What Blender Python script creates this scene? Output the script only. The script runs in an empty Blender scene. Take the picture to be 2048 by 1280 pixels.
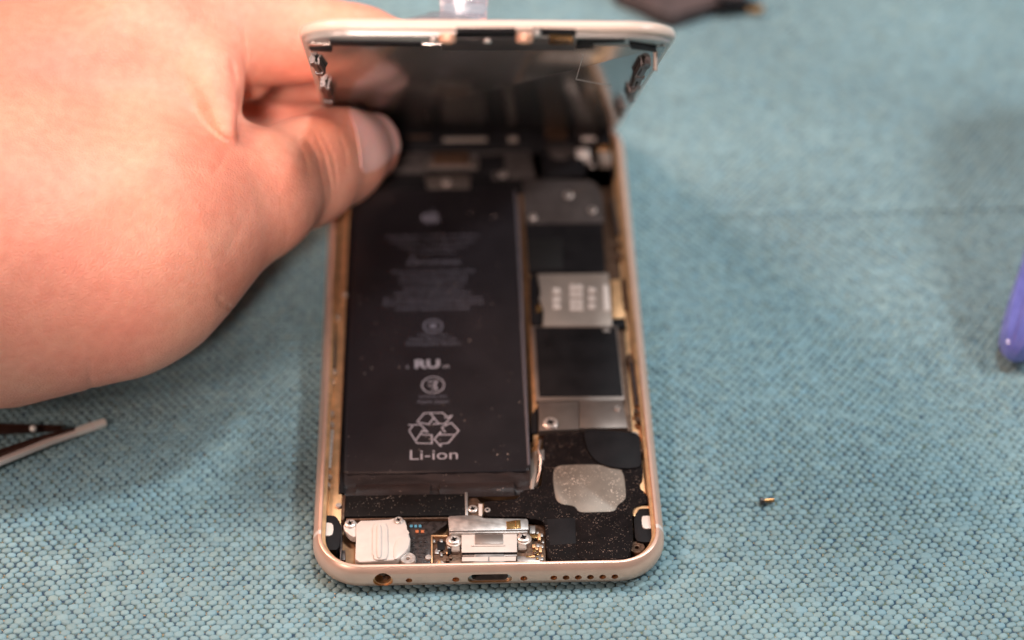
import bpy, bmesh, math, random
import numpy as np
from mathutils import Vector, Matrix
random.seed(7)
rng = np.random.default_rng(7)
MM = 0.001
S = bpy.context.scene
C = S.collection

# ------------------------------------------------------------------ camera
CAM = np.array([-5.28167, -285.35746, 330.81904])          # mm, phone frame
PITCH, YAW, ROLL = 0.74176, 0.03202, 0.00616
FPX = 4590.0                                               # focal length in pixels of a 2048 wide frame
def axes():
    cy, sy = math.cos(YAW), math.sin(YAW)
    f = np.array([sy*math.cos(PITCH), cy*math.cos(PITCH), -math.sin(PITCH)])
    r = np.array([cy, -sy, 0.0]); u = np.cross(r, f)
    return math.cos(ROLL)*r+math.sin(ROLL)*u, -math.sin(ROLL)*r+math.cos(ROLL)*u, f
AR, AU, AF = axes()
cam = bpy.data.cameras.new('camera'); camo = bpy.data.objects.new('camera', cam); C.objects.link(camo)
camo.matrix_world = Matrix(((AR[0], AU[0], -AF[0], CAM[0]*MM), (AR[1], AU[1], -AF[1], CAM[1]*MM), (AR[2], AU[2], -AF[2], CAM[2]*MM), (0, 0, 0, 1)))
cam.lens = 50; cam.sensor_width = 22.31; cam.sensor_fit = 'HORIZONTAL'
cam.clip_start = 0.01; cam.clip_end = 20
cam.dof.use_dof = True; cam.dof.focus_distance = 0.433; cam.dof.aperture_fstop = 4.6
S.camera = camo

# ------------------------------------------------------------------ world, lamps, exposure
w = bpy.data.worlds.new('World'); S.world = w; w.use_nodes = True
nt = w.node_tree; bg = nt.nodes['Background']
geo = nt.nodes.new('ShaderNodeTexCoord'); sep = nt.nodes.new('ShaderNodeSeparateXYZ'); ramp = nt.nodes.new('ShaderNodeValToRGB')
nt.links.new(geo.outputs['Generated'], sep.inputs[0]); nt.links.new(sep.outputs['Z'], ramp.inputs[0]); nt.links.new(ramp.outputs[0], bg.inputs[0])
ramp.color_ramp.elements[0].position = 0.0; ramp.color_ramp.elements[0].color = (0.30, 0.25, 0.22, 1)
ramp.color_ramp.elements[1].position = 0.9; ramp.color_ramp.elements[1].color = (1.0, 0.90, 0.84, 1)
bg.inputs[1].default_value = 0.12
def area(name, loc, target, size, power, color, shape='DISK'):
    l = bpy.data.lights.new(name, 'AREA'); l.shape = shape; l.size = size; l.energy = power; l.color = color
    o = bpy.data.objects.new(name, l); C.objects.link(o); o.location = loc
    d = Vector(target)-Vector(loc); o.rotation_euler = d.to_track_quat('-Z', 'Y').to_euler(); return o
area('ceiling_lamp', (0.16, 0.24, 1.05), (0, 0.07, 0), 0.12, 5.4, (0.90, 0.97, 1.0))
area('window_light', (0.78, 0.06, 0.86), (0.03, 0.07, 0.0), 0.18, 6.8, (0.96, 0.97, 1.0))
area('desk_lamp', (-0.46, 0.22, 0.62), (-0.06, 0.06, 0.03), 0.22, 5.0, (1.0, 0.61, 0.46))
area('front_fill', (-0.46, -0.44, 0.48), (-0.05, 0.08, 0.03), 0.14, 1.9, (1.0, 0.72, 0.63))  # added fill from the front left for hand and thumb
sl = bpy.data.lights.new('thumb_fill_spot', 'SPOT'); sl.energy = 40; sl.color = (1.0, 0.80, 0.73); sl.spot_size = math.radians(8.6); sl.spot_blend = 1.0; sl.shadow_soft_size = 0.05  # added narrow spot that brightens the thumb and the hinge cavity
so = bpy.data.objects.new('thumb_fill_spot', sl); C.objects.link(so); so.location = (-0.06, -0.50, 0.52); so.rotation_euler = (Vector((-0.030, 0.108, 0.030))-so.location).to_track_quat('-Z', 'Y').to_euler()
S.view_settings.view_transform = 'Standard'; S.view_settings.look = 'None'
S.view_settings.exposure = 0.0; S.view_settings.gamma = 1.0; S.view_settings.use_curve_mapping = False
S.render.engine = 'CYCLES'; S.cycles.use_denoising = True; S.cycles.max_bounces = 8
S.cycles.caustics_reflective = False; S.cycles.caustics_refractive = False

# ------------------------------------------------------------------ measuring helpers (all in mm)
def on_z(px, py, z):
    d = AF+AR*(px-1024)/FPX+AU*(640-py)/FPX
    return CAM+d*(z-CAM[2])/d[2]
def at_depth(px, py, dep):
    return CAM+dep*(AF+AR*(px-1024)/FPX+AU*(640-py)/FPX)
def P(pts, z, crop=None):
    out = []
    for x, y in pts:
        if crop: x, y = crop[0]+x/crop[2], crop[1]+y/crop[2]
        q = on_z(x, y, z); out.append((float(q[0]), float(q[1])))
    return out
K1 = (600, 920, 4.572); K2 = (960, 920, 4.572); K3 = (1020, 640, 4.0); K5 = (980, 240, 2.909); K4 = (620, 640, 3.556)
K7 = (580, 0, 3.2); K8 = (960, 0, 3.2)
def rounded(pts, n=2, keep=0.0):
    for _ in range(n):
        q = []
        for i in range(len(pts)):
            a, b = pts[i], pts[(i+1) % len(pts)]
            L = math.hypot(b[0]-a[0], b[1]-a[1]); t = min(0.25, 0.9/max(L, 1e-6)/(1+_))
            q += [(a[0]+(b[0]-a[0])*t, a[1]+(b[1]-a[1])*t), (b[0]-(b[0]-a[0])*t, b[1]-(b[1]-a[1])*t)]
        pts = q
    return pts
def ccw(pts):
    a = sum(pts[i][0]*pts[(i+1) % len(pts)][1]-pts[(i+1) % len(pts)][0]*pts[i][1] for i in range(len(pts)))
    return pts if a > 0 else pts[::-1]

# ------------------------------------------------------------------ materials
def mat(name, col, rough=0.5, metal=0.0, spec=0.5, noise=None, bump=None, dust=None, **kw):
    m = bpy.data.materials.new(name); m.use_nodes = True; t = m.node_tree; n = t.nodes; b = n['Principled BSDF']
    b.inputs['Base Color'].default_value = (*col, 1); b.inputs['Roughness'].default_value = rough
    b.inputs['Metallic'].default_value = metal; b.inputs['Specular IOR Level'].default_value = spec
    tc = n.new('ShaderNodeTexCoord'); src = tc.outputs['Object']; colsock = None; rsock = None
    if noise:                                              # (size_mm, amount, stretch)
        nz = n.new('ShaderNodeTexNoise'); mp = n.new('ShaderNodeMapping'); t.links.new(src, mp.inputs[0]); t.links.new(mp.outputs[0], nz.inputs[0])
        nz.inputs['Scale'].default_value = 1000/noise[0]; nz.inputs['Detail'].default_value = 5
        if len(noise) > 2: mp.inputs['Scale'].default_value = noise[2]
        cr = n.new('ShaderNodeValToRGB'); a = noise[1]
        cr.color_ramp.elements[0].position = 0.3; cr.color_ramp.elements[1].position = 0.7
        cr.color_ramp.elements[0].color = (*[c*(1-a) for c in col], 1); cr.color_ramp.elements[1].color = (*[min(1, c*(1+a)) for c in col], 1)
        t.links.new(nz.outputs[0], cr.inputs[0]); colsock = cr.outputs[0]
        mr = n.new('ShaderNodeMapRange'); mr.inputs[3].default_value = max(0.02, rough*(1-a)); mr.inputs[4].default_value = min(1, rough*(1+a))
        t.links.new(nz.outputs[0], mr.inputs[0]); t.links.new(mr.outputs[0], b.inputs['Roughness'])
    if dust:                                               # (size_mm, threshold, colour)
        vo = n.new('ShaderNodeTexVoronoi'); vo.inputs['Scale'].default_value = 1000/dust[0]
        wn = n.new('ShaderNodeTexNoise'); wn.inputs['Scale'].default_value = 1000/(dust[0]*9); wn.inputs['Detail'].default_value = 3
        t.links.new(src, wn.inputs[0]); t.links.new(src, vo.inputs[0])
        sx = n.new('ShaderNodeSeparateColor'); t.links.new(vo.outputs['Color'], sx.inputs[0])
        # radius of each speck = random * patchiness
        m1 = n.new('ShaderNodeMath'); m1.operation = 'MULTIPLY'; t.links.new(sx.outputs[0], m1.inputs[0]); t.links.new(wn.outputs[0], m1.inputs[1])
        m2 = n.new('ShaderNodeMath'); m2.operation = 'SUBTRACT'; t.links.new(m1.outputs[0], m2.inputs[0]); m2.inputs[1].default_value = dust[1]
        m3 = n.new('ShaderNodeMath'); m3.operation = 'SUBTRACT'; t.links.new(m2.outputs[0], m3.inputs[0]); t.links.new(vo.outputs['Distance'], m3.inputs[1])
        m4 = n.new('ShaderNodeMath'); m4.operation = 'MULTIPLY'; m4.use_clamp = True; t.links.new(m3.outputs[0], m4.inputs[0]); m4.inputs[1].default_value = 14
        mx = n.new('ShaderNodeMix'); mx.data_type = 'RGBA'; t.links.new(m4.outputs[0], mx.inputs[0])
        if colsock: t.links.new(colsock, mx.inputs[6])
        else: mx.inputs[6].default_value = (*col, 1)
        mx.inputs[7].default_value = (*dust[2], 1); colsock = mx.outputs[2]
        if metal > 0:
            mt = n.new('ShaderNodeMath'); mt.operation = 'MULTIPLY_ADD'; t.links.new(m4.outputs[0], mt.inputs[0]); mt.inputs[1].default_value = -metal; mt.inputs[2].default_value = metal
            t.links.new(mt.outputs[0], b.inputs['Metallic'])
    if colsock: t.links.new(colsock, b.inputs['Base Color'])
    if bump:                                               # (size_mm, strength, dist_mm)
        nb = n.new('ShaderNodeTexNoise'); nb.inputs['Scale'].default_value = 1000/bump[0]; nb.inputs['Detail'].default_value = 4; t.links.new(src, nb.inputs[0])
        bp = n.new('ShaderNodeBump'); bp.inputs['Strength'].default_value = bump[1]; bp.inputs['Distance'].default_value = bump[2]*MM
        t.links.new(nb.outputs[0], bp.inputs['Height']); t.links.new(bp.outputs[0], b.inputs['Normal'])
    for k, v in kw.items(): b.inputs[k.replace('_', ' ')].default_value = v
    return m
DUST = (0.75, 0.66, 0.58)
M = dict(
    gold=mat('gold_aluminium', (0.93, 0.60, 0.46), 0.34, 0.6, noise=(4, 0.05), bump=(0.25, 0.15, 0.02)),
    gold_in=mat('gold_inner', (0.86, 0.50, 0.26), 0.42, 0.75, noise=(2.5, 0.18), bump=(0.6, 0.3, 0.05)),  # stronger orange: light bounced between the walls is put into the colour
    gold_floor=mat('gold_floor', (0.50, 0.29, 0.16), 0.5, 0.7, noise=(3, 0.25)),
    cream=mat('cream_band', (0.72, 0.63, 0.57), 0.4),
    black=mat('black_tape', (0.008, 0.007, 0.007), 0.6, spec=0.10, noise=(3, 0.3), bump=(0.5, 0.25, 0.03), dust=(0.30, 0.22, (0.28, 0.22, 0.18))),
    black_dusty=mat('black_dusty', (0.008, 0.006, 0.006), 0.65, spec=0.08, noise=(2, 0.4), bump=(0.3, 0.6, 0.04), dust=(0.24, 0.19, (0.26, 0.185, 0.15))),
    black_clean=mat('black_clean', (0.010, 0.009, 0.010), 0.6, spec=0.15, noise=(4, 0.3), bump=(1.5, 0.2, 0.05)),
    battery=mat('battery_foil', (0.016, 0.0135, 0.016), 0.36, 0.0, spec=0.4, noise=(6, 0.15), bump=(7, 0.3, 0.12), dust=(0.7, 0.36, (0.36, 0.28, 0.25))),
    battery_fold=mat('battery_fold', (0.028, 0.018, 0.017), 0.36, 0.15, noise=(2.5, 0.3, (0.3, 2, 1)), bump=(1.4, 0.5, 0.15), dust=(0.5, 0.34, (0.5, 0.36, 0.3))),
    pouch=mat('battery_edge_glint', (0.17, 0.155, 0.175), 0.35, 0.3, bump=(3, 0.4, 0.1)),  # paler grey paints the highlight on the battery edge
    ink=mat('grey_ink', (0.36, 0.33, 0.36), 0.55),
    ink_dim=mat('dim_grey_ink', (0.135, 0.13, 0.16), 0.55),
    ink_black=mat('black_ink', (0.006, 0.005, 0.005), 0.6),
    silver=mat('silver', (0.58, 0.53, 0.50), 0.38, 0.85, noise=(1.5, 0.2), bump=(0.5, 0.25, 0.03), dust=(0.35, 0.34, (0.2, 0.16, 0.14))),
    sticker=mat('dusty_silver', (0.24, 0.205, 0.17), 0.5, 0.4, noise=(2.5, 0.12), bump=(0.4, 0.3, 0.03), dust=(0.34, 0.14, (0.62, 0.52, 0.43))),
    shield=mat('nickel_shield', (0.34, 0.28, 0.25), 0.36, 0.8, noise=(5, 0.12), dust=(0.5, 0.38, (0.55, 0.45, 0.38))),
    dull=mat('dull_nickel', (0.13, 0.11, 0.105), 0.42, 0.6, noise=(3, 0.2)),
    sim=mat('sim_metal', (0.52, 0.43, 0.37), 0.42, 0.6, noise=(4, 0.08)),
    white=mat('cream_plastic', (0.68, 0.60, 0.54), 0.33, noise=(2, 0.05), bump=(0.9, 0.2, 0.06), dust=(0.5, 0.44, (0.45, 0.33, 0.25))),
    screw=mat('screw_steel', (0.78, 0.68, 0.62), 0.34, 0.7, noise=(0.6, 0.2)),
    brass=mat('brass', (0.95, 0.55, 0.22), 0.2, 0.95),
    bronze=mat('bronze_dark', (0.15, 0.085, 0.055), 0.4, 0.7, noise=(0.8, 0.4), bump=(0.5, 0.5, 0.1)),
    flex=mat('flex_cable', (0.035, 0.026, 0.024), 0.3, noise=(1, 0.5), bump=(0.35, 0.7, 0.08), dust=(0.3, 0.36, DUST)),
    cyan=mat('cyan_pad', (0.10, 0.30, 0.42), 0.3), orange=mat('orange_pad', (0.55, 0.16, 0.06), 0.35),
    copper=mat('copper_pad', (0.85, 0.47, 0.32), 0.5, 0.4), mirror=None, glass_white=mat('white_bezel', (0.74, 0.56, 0.46), 0.3, noise=(6, 0.03)),
    bezel_grey=mat('grey_bezel_frame', (0.52, 0.46, 0.42), 0.35, 0.1, noise=(3, 0.1)),
    glass_front=mat('front_glass', (0.02, 0.02, 0.022), 0.06),
    clip=mat('clip_steel', (0.13, 0.11, 0.105), 0.4, 0.8, noise=(0.8, 0.4), bump=(0.5, 0.4, 0.05)),
)
def mirror_mat():
    m = mat('polished_plate', (0.40, 0.345, 0.31), 0.18, 0.82, noise=(10, 0.22, (1, 0.10, 1)), bump=(4, 0.10, 0.05), dust=(0.6, 0.44, (0.5, 0.45, 0.4)))
    return m
M['mirror'] = mirror_mat()

# ------------------------------------------------------------------ mesh helpers
def link(name, bm, m, parent=None, smooth=35, label=None):
    me = bpy.data.meshes.new(name)
    for v in bm.verts: v.co *= MM
    bmesh.ops.recalc_face_normals(bm, faces=bm.faces)
    bm.to_mesh(me); bm.free()
    ms = m if isinstance(m, (list, tuple)) else [m]
    for x in ms: me.materials.append(x)
    o = bpy.data.objects.new(name, me); C.objects.link(o)
    if parent: o.parent = parent
    if smooth is not None:
        me.polygons.foreach_set('use_smooth', [True]*len(me.polygons))
        me.set_sharp_from_angle(angle=math.radians(smooth))
    if label: o['label'] = label
    return o
def prism(bm, pts, z0, z1, bev=0.12, mi=0, seg=2):
    pts = ccw([tuple(p) for p in pts])
    b = bmesh.new()
    lo = [b.verts.new((x, y, z0)) for x, y in pts]; hi = [b.verts.new((x, y, z1)) for x, y in pts]
    n = len(pts)
    b.faces.new(lo[::-1]); top = b.faces.new(hi)
    for i in range(n): b.faces.new((lo[i], lo[(i+1) % n], hi[(i+1) % n], hi[i]))
    if bev > 0:
        bmesh.ops.bevel(b, geom=[e for e in top.edges], offset=bev, segments=seg, profile=0.5, affect='EDGES', clamp_overlap=True)
    for f in b.faces: f.material_index = mi
    merge(bm, b); return bm
def merge(bm, b):
    me = bpy.data.meshes.new('tmp'); b.to_mesh(me); b.free(); bm.from_mesh(me); bpy.data.meshes.remove(me)
def rect(x0, y0, x1, y1): return [(x0, y0), (x1, y0), (x1, y1), (x0, y1)]
def circ(cx, cy, r, n=24): return [(cx+r*math.cos(2*math.pi*i/n), cy+r*math.sin(2*math.pi*i/n)) for i in range(n)]
def rrect(hx, hy, r, n=10, cx=0, cy=0):
    out = []
    for (sx, sy, a0) in ((1, -1, -90), (1, 1, 0), (-1, 1, 90), (-1, -1, 180)):
        for i in range(n+1):
            a = math.radians(a0+90*i/n); out.append((cx+sx*(hx-r)+r*math.cos(a), cy+sy*(hy-r)+r*math.sin(a)))
    return out
def lathe(bm, prof, c, n=24, mi=0, cap=True):
    rings = [[bm.verts.new((c[0]+r*math.cos(2*math.pi*i/n), c[1]+r*math.sin(2*math.pi*i/n), z)) for i in range(n)] for r, z in prof]
    for a, b in zip(rings, rings[1:]):
        for i in range(n):
            f = bm.faces.new((a[i], a[(i+1) % n], b[(i+1) % n], b[i])); f.material_index = mi
    if cap:
        f = bm.faces.new(rings[-1]); f.material_index = mi
def tube(bm, pts, r, n=8, mi=0):
    pts = [Vector(p) for p in pts]; rs = r if isinstance(r, (list, tuple)) else [r]*len(pts); rings = []
    up = Vector((0, 0, 1))
    for i, p in enumerate(pts):
        d = (pts[min(i+1, len(pts)-1)]-pts[max(i-1, 0)]).normalized()
        s = d.cross(up if abs(d.z) < 0.9 else Vector((1, 0, 0))).normalized(); t = s.cross(d)
        rings.append([bm.verts.new(p+(s*math.cos(2*math.pi*k/n)+t*math.sin(2*math.pi*k/n))*rs[i]) for k in range(n)])
    for a, b in zip(rings, rings[1:]):
        for i in range(n):
            f = bm.faces.new((a[i], a[(i+1) % n], b[(i+1) % n], b[i])); f.material_index = mi
    bm.faces.new(rings[0][::-1]).material_index = mi; bm.faces.new(rings[-1]).material_index = mi
def box(bm, c, s, rot=None, bev=0.0, mi=0):
    b = bmesh.new(); bmesh.ops.create_cube(b, size=1)
    for v in b.verts: v.co = Vector((v.co.x*s[0], v.co.y*s[1], v.co.z*s[2]))
    if bev: bmesh.ops.bevel(b, geom=list(b.edges), offset=bev, segments=2, affect='EDGES', clamp_overlap=True)
    for v in b.verts:
        if rot is not None: v.co = rot @ v.co
        v.co += Vector(c)
    for f in b.faces: f.material_index = mi
    merge(bm, b)
def boolean_cut(o, cutter):
    md = o.modifiers.new('cut', 'BOOLEAN'); md.operation = 'DIFFERENCE'; md.object = cutter; md.solver = 'EXACT'
    dg = bpy.context.evaluated_depsgraph_get(); me = bpy.data.meshes.new_from_object(o.evaluated_get(dg))
    o.modifiers.clear(); o.data = me
    bpy.data.objects.remove(cutter)
    return o
def tag(o, label, cat, kind=None, group=None):
    if label: o['label'] = label
    if cat: o['category'] = cat
    if kind: o['kind'] = kind
    if group: o['group'] = group
    return o
def empty(name, loc=(0, 0, 0)):
    o = bpy.data.objects.new(name, None); C.objects.link(o); o.location = [c*MM for c in loc]; o.empty_display_size = 0.01; return o

# ------------------------------------------------------------------ the woven mat (setting)
def build_mat():
    mcol = bpy.data.materials.new('woven_teal'); mcol.use_nodes = True; t = mcol.node_tree; n = t.nodes; b = n['Principled BSDF']
    b.inputs['Roughness'].default_value = 0.62; b.inputs['Specular IOR Level'].default_value = 0.35
    at = n.new('ShaderNodeAttribute'); at.attribute_name = 'tint'
    t.links.new(at.outputs['Color'], b.inputs['Base Color'])
    tc = n.new('ShaderNodeTexCoord'); nz = n.new('ShaderNodeTexNoise'); nz.inputs['Scale'].default_value = 1000/0.22; nz.inputs['Detail'].default_value = 3
    t.links.new(tc.outputs['Object'], nz.inputs[0]); bp = n.new('ShaderNodeBump'); bp.inputs['Strength'].default_value = 0.35; bp.inputs['Distance'].default_value = 0.05*MM
    t.links.new(nz.outputs[0], bp.inputs['Height']); t.links.new(bp.outputs[0], b.inputs['Normal'])
    # backing weave
    mb = bpy.data.materials.new('navy_backing'); mb.use_nodes = True; t = mb.node_tree; n = t.nodes; b = n['Principled BSDF']
    tc = n.new('ShaderNodeTexCoord'); v1 = n.new('ShaderNodeTexNoise'); v1.inputs['Scale'].default_value = 1000/1.1; v1.inputs['Detail'].default_value = 2
    t.links.new(tc.outputs['Object'], v1.inputs[0]); cr = n.new('ShaderNodeValToRGB'); e = cr.color_ramp.elements
    e[0].position = 0.36; e[0].color = (0.022, 0.06, 0.11, 1); e[1].position = 0.66; e[1].color = (0.13, 0.18, 0.13, 1)
    x = e.new(0.5); x.color = (0.05, 0.10, 0.13, 1)
    t.links.new(v1.outputs[0], cr.inputs[0])
    vo = n.new('ShaderNodeTexVoronoi'); vo.inputs['Scale'].default_value = 1000/0.32; t.links.new(tc.outputs['Object'], vo.inputs[0])
    sp = n.new('ShaderNodeSeparateColor'); t.links.new(vo.outputs['Color'], sp.inputs[0])
    gt = n.new('ShaderNodeMath'); gt.operation = 'GREATER_THAN'; t.links.new(sp.outputs[1], gt.inputs[0]); gt.inputs[1].default_value = 0.94
    mx = n.new('ShaderNodeMix'); mx.data_type = 'RGBA'; t.links.new(gt.outputs[0], mx.inputs[0]); t.links.new(cr.outputs[0], mx.inputs[6]); mx.inputs[7].default_value = (0.62, 0.50, 0.32, 1)
    t.links.new(mx.outputs[2], b.inputs['Base Color']); t.links.new(gt.outputs[0], b.inputs['Metallic']); b.inputs['Roughness'].default_value = 0.35
    bp = n.new('ShaderNodeBump'); bp.inputs['Strength'].default_value = 0.8; bp.inputs['Distance'].default_value = 0.2*MM
    t.links.new(sp.outputs[0], bp.inputs['Height']); t.links.new(bp.outputs[0], b.inputs['Normal'])
    ax, ay = 1.93, 1.24
    x0, x1, y0, y1 = -178, 198, -62, 280
    nx, ny = int((x1-x0)/ax), int((y1-y0)/ay)
    J, I = np.meshgrid(np.arange(ny), np.arange(nx), indexing='ij')
    X = x0+(I+0.5*(J % 2))*ax; Y = y0+J*ay
    def wob(X, Y, s, a, k):
        return a*(np.sin(X/s+k)+np.sin(Y/s*1.3+2*k)+np.sin((X+Y)/s*0.7+3*k))
    X = X+wob(X, Y, 14, 0.3, 1.)+rng.normal(0, 0.065, X.shape); Y = Y+wob(X, Y, 9, 0.22, 2.)+rng.normal(0, 0.045, Y.shape)
    # weave leans a little across the mat
    Y = Y+0.10*X*0.4; X = X-0.03*Y
    X = X.ravel(); Y = Y.ravel(); N = len(X)
    def ground(X, Y):
        return 0.5*np.exp(-((Y-(109.5+0.02*(X-60)))/1.5)**2)/(1+np.exp(-(X-48)/4))+0.10*np.sin(X/23)*np.sin(Y/19)-0.14
    Z = ground(X, Y)
    rx = 0.97*rng.uniform(0.82, 1.12, N); ry = 0.76*rng.uniform(0.86, 1.14, N); big = rng.random(N) < 0.03; rx[big] *= 1.25; ry[big] *= 1.2
    h = rng.uniform(0.24, 0.40, N); rot = rng.normal(0.12, 0.22, N)
    k = 8; ang = np.arange(k)*2*np.pi/k
    prof = [(1.0, -0.25), (0.93, 0.35), (0.62, 0.85)]
    V = np.zeros((N, 3*k+1, 3)); cr_, sr_ = np.cos(rot), np.sin(rot)
    for j, (r, z) in enumerate(prof):
        for i, a in enumerate(ang):
            ex = np.sign(math.cos(a))*abs(math.cos(a))**0.85*r; ey = np.sign(math.sin(a))*abs(math.sin(a))**0.85*r
            lx, ly = rx*ex, ry*ey
            V[:, j*k+i, 0] = X+lx*cr_-ly*sr_; V[:, j*k+i, 1] = Y+lx*sr_+ly*cr_; V[:, j*k+i, 2] = Z+h*z
    V[:, 3*k, 0] = X; V[:, 3*k, 1] = Y; V[:, 3*k, 2] = Z+h
    quads = []
    for j in range(2):
        for i in range(k): quads.append((j*k+i, j*k+(i+1) % k, (j+1)*k+(i+1) % k, (j+1)*k+i))
    tris = [(2*k+i, 2*k+(i+1) % k, 3*k) for i in range(k)]
    base = (np.arange(N)*(3*k+1))[:, None]
    Q = (np.array(quads).ravel()[None, :]+base).ravel(); T = (np.array(tris).ravel()[None, :]+base).ravel()
    nq, ntr = N*len(quads), N*len(tris)
    # backing sheet grid appended to the same mesh
    gx = np.linspace(x0+9, x1-12, 90); gy = np.linspace(y0+10, y1-11, 200); GX, GY = np.meshgrid(gx, gy); GZ = ground(GX, GY)-0.02
    gv = np.stack([GX.ravel(), GY.ravel(), GZ.ravel()], 1); off = N*(3*k+1)
    ii, jj = np.meshgrid(np.arange(89), np.arange(199)); ii = ii.ravel(); jj = jj.ravel(); a = off+jj*90+ii
    G = np.stack([a, a+1, a+91, a+90], 1).ravel(); ng = len(a)
    verts = np.concatenate([V.reshape(-1, 3), gv])*MM
    me = bpy.data.meshes.new('work_mat'); me.vertices.add(len(verts)); me.vertices.foreach_set('co', verts.ravel())
    loops = np.concatenate([Q, T, G]); me.loops.add(len(loops)); me.loops.foreach_set('vertex_index', loops.astype(np.int32))
    starts = np.concatenate([np.arange(nq)*4, nq*4+np.arange(ntr)*3, nq*4+ntr*3+np.arange(ng)*4])
    me.polygons.add(nq+ntr+ng); me.polygons.foreach_set('loop_start', starts.astype(np.int32))
    mi = np.zeros(nq+ntr+ng, np.int32); mi[nq+ntr:] = 1; me.polygons.foreach_set('material_index', mi)
    me.polygons.foreach_set('use_smooth', np.ones(nq+ntr+ng, bool))
    at = me.color_attributes.new('tint', 'FLOAT_COLOR', 'POINT')
    br = rng.normal(1.0, 0.06, N).clip(0.8, 1.15); hue = rng.normal(0, 0.008, N)
    patch = 1+0.09*np.sin(X/17+1)*np.sin(Y/13)
    col = np.ones((N, 3*k+1, 4)); col[..., 0] = ((0.222+hue)*br*patch)[:, None]; col[..., 1] = ((0.350+hue*0.3)*br*patch)[:, None]; col[..., 2] = ((0.378-hue*0.8)*br*patch)[:, None]
    cc = np.concatenate([col.reshape(-1, 4), np.ones((len(gv), 4))]).astype(np.float32); at.data.foreach_set('color', cc.ravel())
    me.materials.append(mcol); me.materials.append(mb); me.update(calc_edges=True)
    o = bpy.data.objects.new('work_mat', me); C.objects.link(o); tag(o, 'teal woven fabric work mat with raised beads of thread', None, 'structure')
    bm = bmesh.new(); box(bm, (10, 300, -6.2), (1600, 1600, 10))
    t = link('table_surface', bm, mat('table_cloth', (0.17, 0.33, 0.35), 0.7, noise=(3, 0.3), bump=(1.5, 0.6, 0.4))); t['kind'] = 'structure'; t['label'] = 'teal cloth surface stretching out under the work mat'
build_mat()

# ------------------------------------------------------------------ the phone
phone = empty('smartphone')
tag(phone, 'opened gold smartphone lying on the mat with its screen tilted up', 'smartphone')
HX, LY = 33.55, 138.3
def ring(ins, z, n=14, R=9.6):
    return [(x, y, z) for x, y in rrect(HX-ins, LY/2-ins, max(R-ins, 0.6), n, 0, LY/2)]
def loft(bm, prof, mis):
    rings = [[bm.verts.new(v) for v in ring(i, z)] for i, z in prof]
    for k, (a, b) in enumerate(zip(rings, rings[1:])):
        n = len(a)
        for i in range(n):
            f = bm.faces.new((a[i], a[(i+1) % n], b[(i+1) % n], b[i])); f.material_index = mis[k]
    return rings
def housing():
    bm = bmesh.new()
    prof = [(3.2, 0.30), (2.0, 0.36), (1.05, 0.75), (0.4, 1.45), (0.08, 2.4), (0.0, 3.2), (0.05, 4.0), (0.25, 4.8), (0.62, 5.45), (0.95, 5.85), (1.10, 6.0), (1.22, 6.05), (1.62, 6.05), (1.72, 5.95), (1.78, 5.2), (2.35, 5.1), (2.45, 5.0), (2.5, 1.25)]
    mis = [0]*14+[1]*3
    r = loft(bm, prof, mis)
    bm.faces.new(r[0][::-1]).material_index = 0; bm.faces.new(r[-1]).material_index = 2
    o = link('housing', bm, [M['gold'], M['gold_in'], M['gold_floor']], phone, 40)
    cut = bmesh.new()
    def hole(x, r, z=3.15, n=20, d=4.2):
        a = [cut.verts.new((x+r*math.cos(2*math.pi*i/n), -1.5, z+r*math.sin(2*math.pi*i/n))) for i in range(n)]
        b = [cut.verts.new((x+r*math.cos(2*math.pi*i/n), -1.5+d, z+r*math.sin(2*math.pi*i/n))) for i in range(n)]
        cut.faces.new(a); cut.faces.new(b[::-1])
        for i in range(n): cut.faces.new((a[i], b[i], b[(i+1) % n], a[(i+1) % n]))
    hole(-20.1, 1.85, 3.15, 32, 4.6)
    for x, rr in ((-15.2, 0.62), (-6.4, 0.68), (6.4, 0.68)): hole(x, rr)
    for i in range(6): hole(12.05+i*2.30, 0.66)
    n = 12; pts = []
    for sx in (1, -1):
        for i in range(n+1):
            a = math.radians(-90+180*i/n if sx > 0 else 90+180*i/n); pts.append((sx*2.95+1.22*math.cos(a), 3.15+1.22*math.sin(a)))
    a = [cut.verts.new((x, -1.5, z)) for x, z in pts]; b = [cut.verts.new((x, 4.0, z)) for x, z in pts]
    cut.faces.new(a); cut.faces.new(b[::-1])
    for i in range(len(pts)): cut.faces.new((a[i], b[i], b[(i+1) % len(pts)], a[(i+1) % len(pts)]))
    bmesh.ops.recalc_face_normals(cut, faces=cut.faces)
    co = link('cutter', cut, M['gold_in'], None, None)
    boolean_cut(o, co)
    me = o.data; me.polygons.foreach_set('use_smooth', [True]*len(me.polygons)); me.set_sharp_from_angle(angle=math.radians(35))
    return o
hs = housing()
# liners inside the bottom openings
def liner(name, x, r, m, depth=3.2, hx=0.0, inner=None, y0=0.7):
    bm = bmesh.new(); n = 12; pts = []
    for sx in (1, -1):
        for i in range(n+1):
            a = math.radians(-90+180*i/n if sx > 0 else 90+180*i/n); pts.append((x+sx*hx+r*math.cos(a), 3.15+r*math.sin(a)))
    q = [(x+(px-x)*0.84, 3.15+(pz-3.15)*0.84) for px, pz in pts]
    R = [[bm.verts.new((a, y, z)) for a, z in s] for s, y in ((pts, y0+0.3), (pts, y0), (q, y0), (q, depth))]
    for a, b in zip(R, R[1:]):
        for i in range(len(a)): bm.faces.new((a[i], b[i], b[(i+1) % len(a)], a[(i+1) % len(a)]))
    bm.faces.new(R[-1])
    o = link(name, bm, m, phone); return o
liner('headphone_jack', -20.1, 1.83, M['gold_in'], 2.45)
liner('charging_port', 0, 1.20, M['silver'], 5.5, 2.95)
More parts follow.
